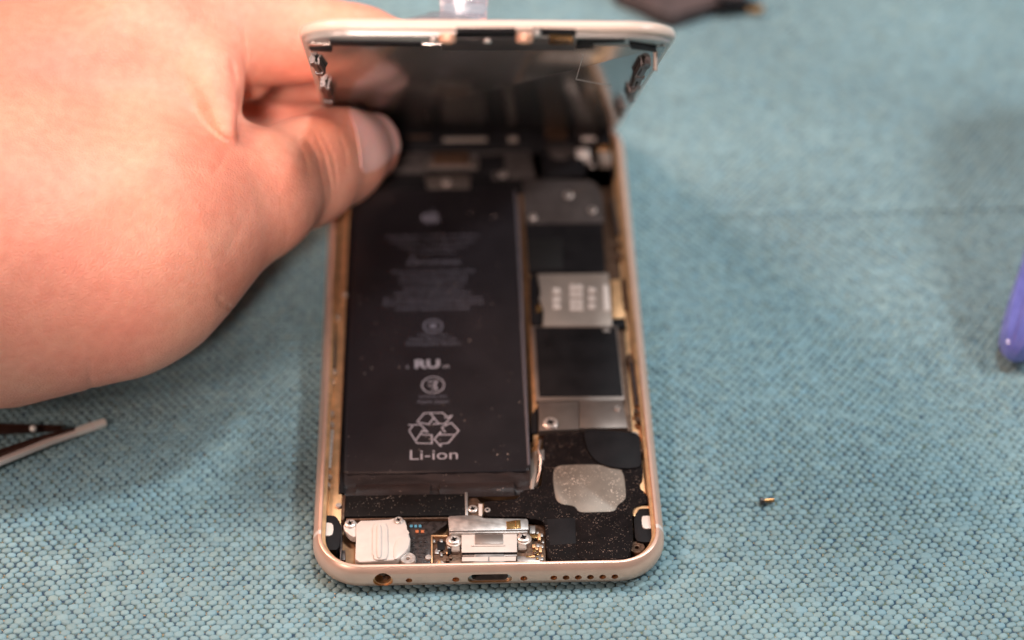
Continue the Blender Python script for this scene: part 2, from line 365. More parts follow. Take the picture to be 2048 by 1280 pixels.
# shapes seen inside the jack and the port
bm = bmesh.new(); box(bm, (-20.3, 2.1, 3.5), (1.6, 1.2, 1.3), Matrix.Rotation(0.6, 3, 'Y'), 0.2); box(bm, (-19.6, 2.0, 2.4), (1.1, 1.6, 0.9), Matrix.Rotation(-0.4, 3, 'Y'), 0.2)
link('jack_contact', bm, M['bronze'], phone)
bm = bmesh.new(); box(bm, (0, 3.2, 3.15), (6.0, 3.6, 0.55), None, 0.1); link('port_tongue', bm, M['black_clean'], phone)

# ---- white antenna bands across the rim
for s, pts, ya in ((-1, None, 9.6), (1, None, 9.6)):
    bm = bmesh.new()
    prof = [(0.55, 1.4), (0.07, 2.4), (-0.012, 3.2), (0.035, 4.0), (0.235, 4.8), (0.605, 5.46), (0.935, 5.87), (1.2, 6.07), (1.66, 6.07), (1.60, 5.6)]
    for a, b in zip(prof, prof[1:]):
        v = [bm.verts.new((s*(HX-i), y, z)) for i, z, y in ((a[0], a[1], ya), (a[0], a[1], ya+1.0), (b[0], b[1], ya+1.0), (b[0], b[1], ya))]
        bm.faces.new(v)
    bmesh.ops.remove_doubles(bm, verts=bm.verts, dist=0.001)
    link('antenna_band', bm, M['cream'], phone)

def part(name, m, polys, parent=phone, smooth=35, label=None):
    """polys: list of (points_xy, z0, z1, bevel[, material index])"""
    bm = bmesh.new()
    for p in polys: prism(bm, p[0], p[1], p[2], p[3], p[4] if len(p) > 4 else 0)
    return link(name, bm, m, parent, smooth, label)
def screw(x, y, z, r=0.75, name='screw', m=None, parent=phone, cross=True):
    bm = bmesh.new()
    lathe(bm, [(r*0.9, z-0.5), (r, z-0.1), (r, z+0.16), (r*0.86, z+0.27), (r*0.5, z+0.30), (r*0.42, z+0.28), (r*0.36, z+0.08)], (x, y), 20)
    if cross:
        for a in (0.4, 0.4+math.pi/2): box(bm, (x, y, z+0.29), (r*1.1, r*0.26, 0.06), Matrix.Rotation(a, 3, 'Z'), 0, 1)  # black bars paint in the shade of the cross recess
    return link(name, bm, [m or M['screw'], M['black_clean']], parent)
def screw_px(px, py, z, r=0.75, **k):
    q = on_z(px, py, z); return screw(q[0], q[1], z, r, **k)

# ---- battery
BX0, BX1, BY0, BY1, BZ = -28.1, 8.55, 26.4, 114.2, 4.7
def battery():
    bm = bmesh.new()
    prism(bm, rrect((BX1-BX0)/2, (BY1-BY0)/2, 0.9, 5, (BX0+BX1)/2, (BY0+BY1)/2), 1.3, BZ, 0.75, 0, 4)
    o = link('battery', bm, M['battery'], phone, 60, 'black battery with grey printing')
    # highlight painted in as a paler strip, edge nearest the logic board
    bm = bmesh.new(); tube(bm, [(BX1-0.30, BY0+1.6, BZ-0.16), (BX1-0.34, BY0+30, BZ-0.13), (BX1-0.30, BY0+60, BZ-0.15), (BX1-0.36, BY1-1.2, BZ-0.16)], 0.34, 10)
    link('edge_highlight', bm, M['pouch'], o)
    # folded lower end with two pull tabs
    bm = bmesh.new()
    ys = [BY0+0.35, BY0-0.3, BY0-1.6, BY0-2.6, BY0-3.3, BY0-4.6]; zs = [BZ-0.12, BZ-0.42, BZ-0.95, BZ-1.6, BZ-1.35, BZ-2.2]
    xa = np.linspace(BX0+0.1, BX1-0.1, 40); R = []
    for y, z in zip(ys, zs): R.append([bm.verts.new((x, y+0.12*math.sin(x*0.9+y), z+0.10*math.sin(x*1.3+2*y)+0.05*math.sin(x*3.1))) for x in xa])
    for a, b in zip(R, R[1:]):
        for i in range(len(a)-1): bm.faces.new((a[i], a[i+1], b[i+1], b[i]))
    link('folded_end', bm, M['battery_fold'], o, 60)
    for x0, x1 in ((-25.7, -11.2), (-9.3, 5.2)):
        bm = bmesh.new(); R = []
        for y, z in ((BY0-1.9, BZ-1.0), (BY0-2.8, BZ-0.90), (BY0-3.9, BZ-1.05), (BY0-5.0, BZ-1.7)):
            R.append([bm.verts.new((x, y, z+0.05*math.sin(x*1.1))) for x in np.linspace(x0, x1, 14)])
        for a, b in zip(R, R[1:]):
            for i in range(len(a)-1): bm.faces.new((a[i], a[i+1], b[i+1], b[i]))
        link('pull_tab', bm, M['battery_fold'], o, 60)
    return o
bat = battery()
ZI = BZ+0.02
def text_bm(bm, s, x, y, size, z=ZI, align='CENTER', squash=1.0, bold=0.0):
    c = bpy.data.curves.new('t', 'FONT'); c.body = s; c.size = size; c.align_x = align; c.resolution_u = 3; c.offset = bold
    o = bpy.data.objects.new('t', c); C.objects.link(o); dg = bpy.context.evaluated_depsgraph_get()
    me = bpy.data.meshes.new_from_object(o.evaluated_get(dg)); bpy.data.objects.remove(o); bpy.data.curves.remove(c)
    b = bmesh.new(); b.from_mesh(me); bpy.data.meshes.remove(me)
    for v in b.verts: v.co = Vector((v.co.x*squash+x, v.co.y+y, z))
    merge(bm, b)
def flat(bm, pts, z=ZI):
    bm.faces.new([bm.verts.new((x, y, z)) for x, y in ccw(pts)])
def stroke(bm, pts, wd, closed=False, z=ZI):
    n = len(pts); seg = range(n if closed else n-1)
    for i in seg:
        a, b = Vector(pts[i]), Vector(pts[(i+1) % n]); d = (b-a).normalized(); s = Vector((-d.y, d.x))*wd/2; e = d*wd/2
        bm.faces.new([bm.verts.new((q.x, q.y, z+0.0012*(i % 3))) for q in (a-s-e, b-s+e, b+s+e, a+s-e)])
def arcs(cx, cy, rx, ry, n=28): return [(cx+rx*math.cos(2*math.pi*i/n), cy+ry*math.sin(2*math.pi*i/n)) for i in range(n)]
def loc(px, py): q = on_z(px, py, ZI); return float(q[0]), float(q[1])
# Li-ion
q0 = loc(820, 920); q1 = loc(915, 918)
bm = bmesh.new(); text_bm(bm, 'Li-ion', (q0[0]+q1[0])/2, q0[1]+0.05, 3.9, squash=1.12, bold=0.0); link('chemistry_text', bm, M['ink'], bat, None)
# recycling mark traced in outline
bm = bmesh.new(); W = 0.30
for L, cl in (([(215, 895), (275, 825), (420, 822), (465, 862)], 0), ([(215, 895), (308, 915), (352, 862)], 0), ([(325, 830), (385, 905)], 0), ([(345, 912), (440, 910), (495, 845), (440, 862)], 0),
              ([(150, 920), (245, 918), (300, 975), (265, 968)], 0), ([(152, 965), (180, 930)], 0), ([(152, 965), (215, 1065), (335, 1068), (335, 1000), (245, 995)], 0), ([(205, 1045), (262, 962)], 0),
              ([(412, 940), (490, 902), (550, 965), (465, 1065), (408, 1070), (405, 1090), (355, 1035), (405, 975), (402, 998), (520, 998)], 0), ([(412, 940), (440, 975)], 0)):
    stroke(bm, [loc(780+x/4, 620+y/4) for x, y in L], W, bool(cl))
link('recycling_mark', bm, M['ink'], bat, None)
# ring mark with two lines under it
bm = bmesh.new(); cx, cy = loc(866, 770)
stroke(bm, arcs(cx, cy, 2.25, 2.35), 0.26, True)
stroke(bm, [(cx-0.9, cy+1.0), (cx+0.9, cy+1.0), (cx+0.2, cy-0.1), (cx+0.9, cy-1.2), (cx-0.2, cy-1.3)], 0.30); stroke(bm, [(cx-0.9, cy-0.2), (cx+0.6, cy-0.2)], 0.26)
link('approval_ring', bm, M['ink'], bat, None)
bm = bmesh.new(); x, y = loc(866, 795); text_bm(bm, 'Lithium Ion', x, y, 1.25, squash=1.0); x, y = loc(866, 806); text_bm(bm, 'Apple Japan', x, y, 1.35, squash=1.02)
link('maker_text', bm, M['ink_dim'], bat, None)
# tested component mark
bm = bmesh.new(); x, y = loc(857, 736)
text_bm(bm, 'RU', x-0.3, y, 3.6, squash=1.15, bold=0.12); text_bm(bm, 'us', x+3.6, y, 1.7); text_bm(bm, 'c', x-4.3, y, 1.7)
link('component_mark', bm, M['ink'], bat, None)
# round mark and line triangle above it
bm = bmesh.new(); cx, cy = loc(866, 652); stroke(bm, arcs(cx, cy, 1.9, 1.9), 0.4, True); flat(bm, arcs(cx, cy, 0.9, 0.9))
for i, (py, s, sz) in enumerate(((672, 'Lithium Ion', 1.3), (681, 'Desay Battery Co.', 1.35), (690, 'Rechargeable Battery', 1.3))):
    x, y = loc(866, py); text_bm(bm, s, x, y, sz)
link('certification_mark', bm, M['ink_dim'], bat, None)
# paragraphs of small text
bm = bmesh.new()
para = [(474, 'Rechargeable Li-ion Polymer Battery', 1.35), (485, 'Model 3.82 V 1715 mAh 6.55 Whr', 1.3), (496, 'Limited Charge Voltage 4.35 V', 1.2), (507, 'Assembled in China', 1.2), (528, 'WARNING', 1.9), (530, '', 1),
        (545, 'Authorized Service Provider Only', 1.3), (556, 'Potential for fire or burning', 1.3), (566, 'Do not disassemble or crush', 1.2), (579, 'puncture heat or burn', 1.4), (589, 'Replace with authorized battery', 1.25), (600, 'Do not dispose of in household waste', 1.35), (609, 'Battery must be recycled or disposed of', 1.3), (619, 'properly separate from waste', 1.3)]
for py, s, sz in para:
    if s: x, y = loc(866+(12 if s == 'WARNING' else 0), py); text_bm(bm, s, x, y, sz)
x, y = loc(825, 527); stroke(bm, [(x-1.1, y-0.2), (x+1.1, y-0.2), (x, y+2.2)], 0.3, True)
link('warning_text', bm, M['ink_dim'], bat, None)
# fruit emblem
bm = bmesh.new(); cx, cy = loc(862, 436)
out = []
for i in range(48):
    a = 2*math.pi*i/48+math.pi/2; r = 2.15*(1+0.05*math.cos(2*a)); r *= 1-0.16*math.exp(-((math.degrees(a) % 360-90)/16)**2)-0.07*math.exp(-((math.degrees(a) % 360-270)/18)**2)
    px_, py_ = cx+r*math.cos(a)*1.02, cy+r*math.sin(a)
    dd = math.hypot(px_-(cx+2.6), py_-(cy+0.4))
    if dd < 1.15: px_, py_ = cx+2.6+(px_-cx-2.6)/dd*1.15, cy+0.4+(py_-cy-0.4)/dd*1.15
    out.append((px_, py_))
flat(bm, out); flat(bm, [(cx, cy+2.2), (cx+0.15, cy+2.9), (cx+0.8, cy+3.4), (cx+0.7, cy+2.7)])
link('fruit_emblem', bm, M['ink_dim'], bat, None)
bm = bmesh.new(); x, y = loc(1000, 914); text_bm(bm, '* 7 7', x, y, 2.3); link('stamped_number', bm, M['ink_black'], bat, None)

# ---- vibration motor box under the battery
q = P([(692, 991), (929, 987), (931, 1030), (689, 1033)], 4.5)
part('vibration_motor', [M['black'], M['silver'], M['bronze']], [(q, 1.3, 4.5, 0.15, 0),
     (P([(929.6, 985), (935, 985), (936, 1031), (930.4, 1031)], 4.5), 1.3, 4.62, 0.08, 1), (P([(685, 990), (691, 990), (688.2, 1038), (683, 1040)], 4.3), 1.3, 4.35, 0.08, 2),
     (P([(692, 1034.5), (929, 1031.5), (929, 1036), (692, 1039.5)], 4.0), 1.3, 4.0, 0.1, 2)])
# ---- headphone jack cover in cream plastic
def cream_cover():
    bm = bmesh.new(); z = 4.4
    body = P([(512, 552), (860, 545), (905, 532), (955, 540), (972, 575), (980, 655), (1008, 695), (1006, 800), (958, 852), (925, 880), (890, 912), (500, 935), (515, 700)], z, K1)
    prism(bm, rounded(body, 1), 2.0, z, 0.25)
    ear = P([(395, 590), (410, 560), (450, 545), (500, 548), (520, 560), (520, 690), (470, 690), (400, 625)], z, K1)
    prism(bm, rounded(ear, 1), 2.6, z-0.35, 0.15)
    rib2 = P([(700, 600), (715, 585), (735, 585), (745, 600), (745, 880), (735, 895), (712, 895), (700, 880)], z+0.5, K1)
    prism(bm, rounded(rib2, 1), z, z+0.52, 0.2, 0, 2)
    rib = P([(668, 590), (690, 568), (775, 566), (798, 585), (802, 890), (780, 908), (690, 912), (665, 890)], z+0.3, K1)
    prism(bm, rounded(rib, 1), z-0.2, z+0.32, 0.32, 0, 3)
    low = P([(860, 760), (905, 700), (1000, 700), (1000, 798), (955, 845), (890, 905), (850, 905)], z+0.1, K1)
    prism(bm, rounded(low, 1), z-0.2, z+0.12, 0.1)
    return link('jack_cover', bm, M['white'], phone, 50, 'cream plastic cover of the headphone jack')
cream_cover()
screw_px(700.5, 1047.5, 4.2, 1.05); screw_px(797, 1041, 4.5, 0.85)
part('side_bracket', M['clip'], [(P([(372, 575), (384, 570), (384, 820), (372, 915), (366, 915)], 4.0, K1), 1.3, 4.0, 0.05), (P([(372, 824), (415, 824), (413, 915), (370, 912)], 3.6, K1), 1.3, 3.6, 0.08)])
# standoff rings
for px, py, z, r, h in ((816, 1116, 3.9, 1.5, 0.6), (857, 1114, 3.6, 0.65, 0.0), (880, 1127, 3.4, 0.8, 0.4), (677, 1010, 4.0, 0.6, 0), (1274, 1094, 3.9, 1.55, 0.5)):
    bm = bmesh.new(); q = on_z(px, py, z); prof = [(r*1.05, 1.3), (r, z-0.2), (r*0.92, z), (max(r*0.5, 0.25), z), (max(r*0.46, 0.22), z-0.12), (r*0.26, z-0.14), (r*0.24, z-0.9)]
    lathe(bm, prof if h else prof[:4], (q[0], q[1]), 28)
    link('standoff', bm, M['screw'] if px < 1200 else M['bronze'], phone)
# ---- corner cushions (black) and their cream tabs
part('corner_cushion', M['black_clean'], [(rounded(P([(178, 520), (215, 503), (300, 503), (340, 520), (352, 570), (375, 580), (362, 820), (240, 822), (205, 790), (183, 700), (174, 600)], 4.5, K1), 1), 1.3, 4.5, 0.15)])
part('corner_cushion', M['black_clean'], [(rounded(P([(1432, 500), (1440, 455), (1480, 440), (1560, 445), (1590, 480), (1600, 560), (1600, 620), (1585, 745), (1500, 752), (1418, 735), (1406, 520)], 4.4, K2), 1), 1.3, 4.4, 0.15)])
part('cream_tab', M['cream'], [(rounded(P([(143, 580), (240, 572), (303, 578), (306, 650), (290, 690), (210, 694), (196, 665), (150, 655)], 4.7, K1), 1), 4.4, 4.72, 0.08)])
part('cream_tab', M['cream'], [(rounded(P([(1478, 520), (1500, 508), (1620, 515), (1628, 590), (1585, 600), (1575, 625), (1490, 628), (1480, 580)], 4.6, K2), 1), 4.3, 4.62, 0.08)])
part('corner_bracket', M['gold_in'], [(rounded(P([(1392, 430), (1440, 420), (1590, 415), (1596, 450), (1470, 438), (1435, 460), (1425, 512), (1398, 515)], 4.1, K2), 1), 1.3, 4.15, 0.12)])

# ---- flex cable with pads next to the jack cover
part('flex_cable', [M['flex'], M['cyan'], M['orange']], [
    (P([(985, 515), (1370, 515), (1330, 600), (1200, 680), (1195, 945), (1060, 945), (1010, 850), (1012, 690), (985, 640)], 3.2, K1), 1.3, 3.2, 0.1, 0)]
    + [(P(rect(1005+i*40, 590, 1030+i*40, 612), 3.45, K1), 3.1, 3.4, 0.05, 1) for i in range(3)]
    + [(P(rect(1055+i*50, 638, 1085+i*50, 662), 3.45, K1), 3.1, 3.4, 0.05, 2) for i in range(2)]
    + [(P(rect(1020+i*52+(j % 2)*8, 700+j*34, 1050+i*52+(j % 2)*8, 714+j*34), 3.45, K1), 3.1, 3.32+0.1*random.random(), 0.05, 0) for i in range(3) for j in range(6)])
# ---- small circuit board left of the port
def chips(name, crop, spec, base, zb):
    bm = bmesh.new(); prism(bm, P(base, zb, crop), 1.3, zb, 0.08, 0)
    for x, y, w_, h_, z, mi in spec: prism(bm, P([(x, y), (x+w_, y), (x+w_, y+h_), (x, y+h_)], zb+z, crop), zb-0.1, zb+z, 0.07, mi)
    return link(name, bm, [M['bronze'], M['silver'], M['black_clean'], M['brass'], M['gold_in']], phone)
sp = []
for i in range(26):
    sp.append((random.uniform(1215, 1440), random.uniform(690, 930), random.uniform(18, 40), random.uniform(18, 34), random.uniform(0.2, 0.6), random.choice([0, 1, 1, 2, 4, 0])))
sp += [(1198, 690, 14, 250, 0.5, 4), (1198, 684, 150, 12, 0.5, 4), (1255, 740, 70, 80, 0.45, 2)]
chips('port_circuit_board', K1, sp, [(1195, 685), (1480, 680), (1480, 950), (1195, 955)], 3.1)
sp = [(random.uniform(455, 570), random.uniform(650, 890), random.uniform(16, 34), random.uniform(16, 30), random.uniform(0.2, 0.6), random.choice([0, 1, 3, 4, 2])) for i in range(22)]
sp += [(455, 600, 50, 70, 0.7, 1), (455, 680, 90, 30, 0.6, 3), (530, 670, 25, 60, 0.7, 4), (340, 880, 230, 50, 0.25, 1), (420, 872, 60, 14, 0.4, 3), (540, 790, 26, 50, 0.5, 4)]
chips('contact_circuit_board', K2, sp, [(330, 590), (600, 590), (600, 935), (330, 940)], 3.1)
# ---- charging connector
z = 4.7
part('connector_plate', M['silver'], [(P([(896, 1036), (899, 1032), (948, 1030), (955, 1031), (966, 1037), (1053, 1037.5), (1056, 1041), (1057, 1059), (899, 1062)], z), 1.4, z, 0.05),
     (P([(899, 1063), (1055, 1060.5), (1055, 1064), (899, 1066.5)], z+0.25), 2.5, z+0.22, 0.08)])
part('connector_body', [M['white'], M['shield'], M['silver'], M['black_clean']], [
     (P([(923, 1068), (1034, 1066), (1034, 1104), (923, 1105)], 4.5), 1.4, 4.5, 0.12, 0),
     (P([(950, 1068.5), (1006, 1068), (1006, 1087), (950, 1087.5)], 4.72), 4.3, 4.68, 0.06, 1),
     (P([(943, 1089), (1010, 1088.5), (1010, 1091), (943, 1091.5)], 4.75), 4.3, 4.72, 0.06, 0),
     (P([(925, 1106), (1034, 1104.5), (1034, 1112), (925, 1113)], 4.1), 1.4, 4.1, 0.08, 1),
     (P([(899, 1066.6), (1056, 1064.2), (1056, 1066.5), (899, 1068.5)], 4.4), 2.5, 4.4, 0.02, 3), (P([(924, 1105.2), (1034, 1103.8), (1034, 1105.4), (924, 1106.6)], 4.45), 2.5, 4.42, 0.02, 3),  # black strips paint in the dark of the gaps
     (P([(924, 1114), (976, 1113.5), (976, 1122), (924, 1122.5)], 4.2), 1.4, 4.2, 0.06, 0), (P([(979, 1113.5), (1032, 1112.8), (1032, 1121.6), (979, 1122)], 4.2), 1.4, 4.2, 0.06, 0)])
for px, py in ((908, 1081), (1047, 1077)):
    bm = bmesh.new(); q = on_z(px, py, 4.1); prism(bm, circ(q[0], q[1], 1.55, 28), 1.4, 4.1, 0.15); box(bm, (q[0]+(-1 if px < 1000 else 1)*-0.3, q[1]-1.7, 3.2), (1.6, 1.8, 1.5), None, 0.15)
    link('screw_ear', bm, M['sim'], phone); screw(q[0], q[1], 4.25, 1.12)
part('gold_contact', M['brass'], [(P([(240, 560), (330, 545), (370, 545), (375, 620), (245, 628)], 4.95, K2), 4.5, 4.92, 0.1), (P([(320, 548), (358, 545), (362, 600), (328, 606)], 5.2, K2), 4.8, 5.15, 0.12)])
screw_px(945.5, 1018.5, 4.0, 0.95)
part('screw_bracket', M['bronze'], [(P([(1520, 350), (1620, 345), (1660, 400), (1665, 515), (1520, 505)], 3.8, K1), 1.4, 3.8, 0.1)])
part('cream_strip', M['cream'], [(P([(1632, 400), (1668, 402), (1665, 515), (1634, 508)], 4.3, K1), 3.6, 4.3, 0.08)])

# ---- loudspeaker module
spk = P([(960+30/4.572, 920+400/4.572), (971, 1001), (1039, 1000), (1042, 979), (1084, 978), (1086, 930), (1083, 922), (1086, 905), (1084, 878), (1094, 866), (1150, 863), (1277, 868), (1281, 890), (1287, 950), (1278, 959), (1278, 977), (1284, 983), (1295, 988), (1301, 1007), (1266, 1012), (1264, 1029), (1267, 1080), (1262, 1100), (1260, 1112), (1253, 1118), (1097, 1122), (1092, 1090), (1092, 1040), (1058, 1038), (1056, 1033), (968, 1033)], 4.5)
spo = part('loudspeaker', M['black_dusty'], [(rounded(spk, 1), 1.4, 4.5, 0.2),
      (rounded(P([(870, 505), (1240, 500), (1385, 500), (1400, 740), (1365, 870), (1335, 900), (900, 912), (880, 760)], 4.7, K2), 1), 4.4, 4.66, 0.14)])
part('silver_sticker', M['sticker'], [(rounded(P([(672, 100), (690, 62), (745, 45), (1050, 40), (1230, 60), (1300, 92), (1322, 180), (1335, 330), (1322, 368), (1250, 415), (1240, 470), (905, 480), (875, 430), (840, 412), (745, 405), (692, 362), (668, 180)], 4.6, K2), 2), 4.45, 4.57, 0.04)], spo)
part('chip_window', M['black_clean'], [(P([(610, 540), (880, 525), (885, 760), (640, 780)], 4.56, K2), 4.4, 4.55, 0.06)], spo)
def flap():
    bm = bmesh.new()
    pts = rounded(P([(585, 868), (1040, 900), (1055, 1180), (900, 1190), (780, 1172), (690, 1130), (625, 1050), (600, 960)], 4.9, K3), 2)
    prism(bm, pts, 4.45, 4.95, 0.25, 0, 3)
    return link('tape_flap', bm, M['black_clean'], spo, 60)
flap()
for px, py, r in ((1275-2, 871, 0.95), (1275-2, 871, 0.5)): pass
screw_px(1268, 871, 4.6, 0.95); screw_px(1103, 910, 4.2, 0.8); screw_px(975, 1021, 4.4, 0.6)
bm = bmesh.new(); tube(bm, [on_z(1080, 880, 4.6), on_z(1077, 900, 5.0), on_z(1082, 918, 4.6), on_z(1080, 945, 3.6), on_z(1072, 975, 2.6)], 0.28); link('antenna_spring', bm, M['shield'], phone)
part('contact_clip', M['silver'], [(P([(1078, 900), (1088, 899), (1088, 920), (1076, 922)], 4.6), 3.2, 4.7, 0.12), (P([(1085, 906), (1100, 906), (1100, 914), (1086, 915)], 4.2), 3.2, 4.2, 0.12)])
part('pink_strip', M['sim'], [(P([(1062, 905), (1074, 900), (1076, 930), (1066, 985), (1060, 985)], 3.6), 1.3, 3.6, 0.15)])

# ---- logic board: from the screws near the port up to the display connectors
part('partition_wall', M['gold_in'], [(P([(1053, 380), (1063, 380), (1077, 870), (1066, 880)], 3.4), 1.3, 3.3, 0.15)])
part('board_edge', M['bronze'], [(P([(1060, 300), (1222, 300), (1265, 862), (1072, 864)], 3.0), 1.3, 3.0, 0.1)])
lo = part('lower_shield', M['shield'], [(P([(228, 655), (548, 652), (552, 872), (400, 878), (232, 886)], 4.4, K3), 2.9, 4.4, 0.12), (P([(552, 645), (900, 640), (942, 860), (556, 866)], 4.5, K3), 2.9, 4.52, 0.12)], label='nickel shield in two pieces above the loudspeaker')
screw_px(1101, 846, 4.75, 1.5); screw_px(1235, 817, 4.7, 0.55)
part('shield_notch', M['black_clean'], [(P([(165, 760), (222, 690), (225, 900), (160, 905)], 3.9, K3), 1.3, 3.9, 0.2)])
part('dark_chip_shield', [M['black_clean'], M['shield']], [(P([(168, 48), (860, 48), (915, 640), (208, 648)], 4.2, K3), 2.9, 4.2, 0.12, 1), (P([(200, 58), (845, 58), (903, 606), (234, 610)], 4.35, K3), 4.0, 4.38, 0.08, 0),
     (P([(720, 40), (800, 45), (800, 95), (745, 95)], 4.5, K3), 4.0, 4.55, 0.15, 1)], label='large black chip shield in a pinkish metal frame')
rd = part('sim_reader', M['sim'], [(P([(275, 895), (690, 890), (712, 1195), (305, 1197), (318, 1110), (285, 1040), (300, 1000)], 4.6, K5), 2.9, 4.6, 0.15)], label='pale metal card reader with rows of contacts')
bm = bmesh.new()
for x, ys, w_ in ((385, (990, 1040, 1080), 46), (480, (970, 1010, 1055, 1090), 36), (520, (970, 1010, 1055, 1090), 36), (590, (985, 1035, 1080), 44)):
    for y in ys:
        prism(bm, P([(x-w_/2, y-14), (x+w_/2, y-14), (x+w_/2+3, y+14), (x-w_/2+3, y+14)], 4.85, K5), 4.55, 4.82, 0.1)
prism(bm, P([(655, 960), (690, 960), (700, 1105), (662, 1105)], 4.8, K5), 4.55, 4.82, 0.1)
link('reader_contacts', bm, M['cream'], rd)
part('side_pad', M['gold_in'], [(P([(700, 930), (775, 925), (790, 1150), (712, 1152)], 3.9, K5), 1.3, 3.9, 0.15)])
part('rubber_stop', M['black_clean'], [(P([(700, 1155), (785, 1150), (795, 1198), (715, 1205)], 4.2, K5), 1.3, 4.2, 0.3)])
part('reader_lever', M['black_clean'], [(rounded(P([(228, 900), (270, 900), (295, 1040), (310, 1110), (300, 1195), (235, 1190)], 4.0, K5), 1), 1.3, 4.0, 0.2)])
part('copper_pin', M['brass'], [(P([(268, 1075), (300, 1075), (300, 1110), (268, 1110)], 4.4, K5), 3.0, 4.4, 0.1)])
part('upper_chip_shield', [M['black_clean'], M['ink_black']], [(P([(205, 600), (655, 592), (672, 880), (225, 882)], 4.3, K5), 2.9, 4.3, 0.12, 0), (P([(210, 690), (420, 688), (425, 862), (222, 866)], 4.55, K5), 4.2, 4.5, 0.08, 1)], label='dull black shield above the card reader')
part('connector_cover', M['dull'], [(rounded(P([(190, 345), (600, 350), (650, 420), (665, 595), (200, 598)], 4.6, K5), 1), 2.9, 4.6, 0.15)])
for x, y, r in ((455, 437, 1.05), (595, 525, 0.95), (250, 565, 0.85)):
    screw_px(980+x/2.909, 240+y/2.909, 4.75, r)
# ---- top end: camera, connectors, ribbon cables
part('top_board', M['black_clean'], [(P([(690, 262), (1235, 258), (1240, 300), (1225, 378), (684, 378)], 3.0), 1.3, 3.0, 0.2)])
part('camera_module', [M['black_clean'], M['dull']], [(P([(1080, 262), (1165, 262), (1170, 345), (1085, 348)], 4.6), 1.3, 4.6, 0.3), (circ(*P([(1122, 300)], 5)[0], 3.0), 4.4, 5.2, 0.2, 1)])
part('flash_module', M['dull'], [(P([(985, 300), (1060, 300), (1070, 350), (985, 352)], 4.0), 1.3, 4.0, 0.2), (P([(820, 285), (990, 282), (990, 312), (820, 316)], 3.6), 1.3, 3.8, 0.2)])
part('antenna_plate', M['shield'], [(P([(830, 318), (960, 318), (955, 332), (832, 332)], 4.1), 1.3, 4.1, 0.15), (P([(850, 352), (940, 350), (940, 372), (855, 374)], 4.1), 1.3, 4.1, 0.15)])
for px, py, r in ((1006, 348, 0.95), (892, 364, 1.0), (977, 289, 0.9), (1185, 330, 0.6)): screw_px(px, py, 4.4, r)
part('display_connector', M['cream'], [(P([(1162, 258), (1192, 258), (1192, 278), (1164, 280)], 6.0), 3.0, 6.0, 0.3), (P([(1152, 296), (1178, 296), (1180, 312), (1154, 314)], 5.0), 3.0, 5.0, 0.3)], label='pale connector where the screen cables plug in')
part('connector_pad', M['brass'], [(P([(1188, 275), (1214, 278), (1220, 300), (1196, 300)], 5.2), 3.0, 5.2, 0.3)])
part('connector_pad', M['sim'], [(P([(1196, 300), (1222, 302), (1224, 322), (1200, 322)], 5.0), 3.0, 5.0, 0.3)])
def ribbon(name, x0, x1, m):
    bm = bmesh.new(); R = []
    for t in np.linspace(0, 1, 14):
        y = 128+6*t+2.5*math.sin(math.pi*t); zz = 5+2.6*math.sin(math.pi*t)*0.6+2.5*t*t
        R.append([bm.verts.new((x, y, zz)) for x in (x0, x1)])
    for a, b in zip(R, R[1:]): bm.faces.new((a[0], a[1], b[1], b[0]))
    bmesh.ops.solidify(bm, geom=bm.faces[:], thickness=0.12)
    link(name, bm, m, phone)
ribbon('ribbon_cable', 15.5, 20.5, M['bronze']); ribbon('ribbon_cable', 22.5, 27.5, M['flex'])

part('end_wall_mask', [M['black_clean'], M['bronze'], M['dull'], M['sim']], [(rect(-30.6, 128.5, 30.6, 135.5), 1.3, 5.7, 0.3, 0), (rect(-24, 122.0, -12, 127.8), 1.3, 4.6, 0.2, 2), (rect(-10.5, 123.5, -2, 127.5), 1.3, 5.0, 0.3, 1), (rect(0, 121.0, 6, 127.0), 1.3, 4.2, 0.3, 0),  # black bar added to hide the gold end wall's reflection, bits for sparkle
     (rect(-8, 130.0, 2, 131.2), 5.5, 6.0, 0.1, 3), (rect(-22, 129.6, -19, 131.0), 5.5, 6.1, 0.2, 3), (rect(-16, 131.5, -11, 132.3), 5.5, 5.95, 0.1, 1), (rect(7, 129.5, 9, 131.5), 5.5, 6.0, 0.2, 3)])
# ---- side ledges with springs, clips and tape
part('side_ledge', M['gold_in'], [(rect(-HX+2.48, 12.5, BX0-0.25, 127), 1.3, 3.4, 0.2)])
part('side_ledge', M['gold_in'], [(rect(29.2, 14.8, HX-2.48, 127), 1.3, 2.8, 0.2)])
def side_bits(side):
    if side < 0:
        segs = [((668, 650), (668, 735), 'clip'), ((664, 862), (658, 938), 'silver'), ((676, 470), (672, 560), 'clip')]
        knobs = [(690, 590), (676, 635), (668, 745), (664, 765), (662, 828), (663, 850), (657, 955), (655, 972)]
    else:
        segs = [((1262, 720), (1274, 812), 'clip'), ((1246, 560), (1252, 620), 'bronze'), ((1226, 400), (1236, 470), 'clip')]
        knobs = [(1258, 715), (1262, 725), (1272, 825), (1276, 842), (1236, 490), (1240, 512), (1222, 380), (1283, 905)]
    for a, b, m in segs:
        bm = bmesh.new(); tube(bm, [on_z(*a, 4.2), on_z((a[0]+b[0])/2, (a[1]+b[1])/2, 4.4), on_z(*b, 4.2)], 0.42, 8); link('side_spring', bm, M['screw'] if m == 'silver' else M[m], phone)
    for k in knobs:
        bm = bmesh.new(); q = on_z(*k, 4.2); box(bm, q, (random.uniform(0.8, 1.4), random.uniform(1.0, 2.0), 1.3), Matrix.Rotation(random.uniform(-.4, .4), 3, 'Z'), 0.3); link('side_clip', bm, M['sim'] if side < 0 else M['bronze'], phone)
side_bits(-1); side_bits(1)
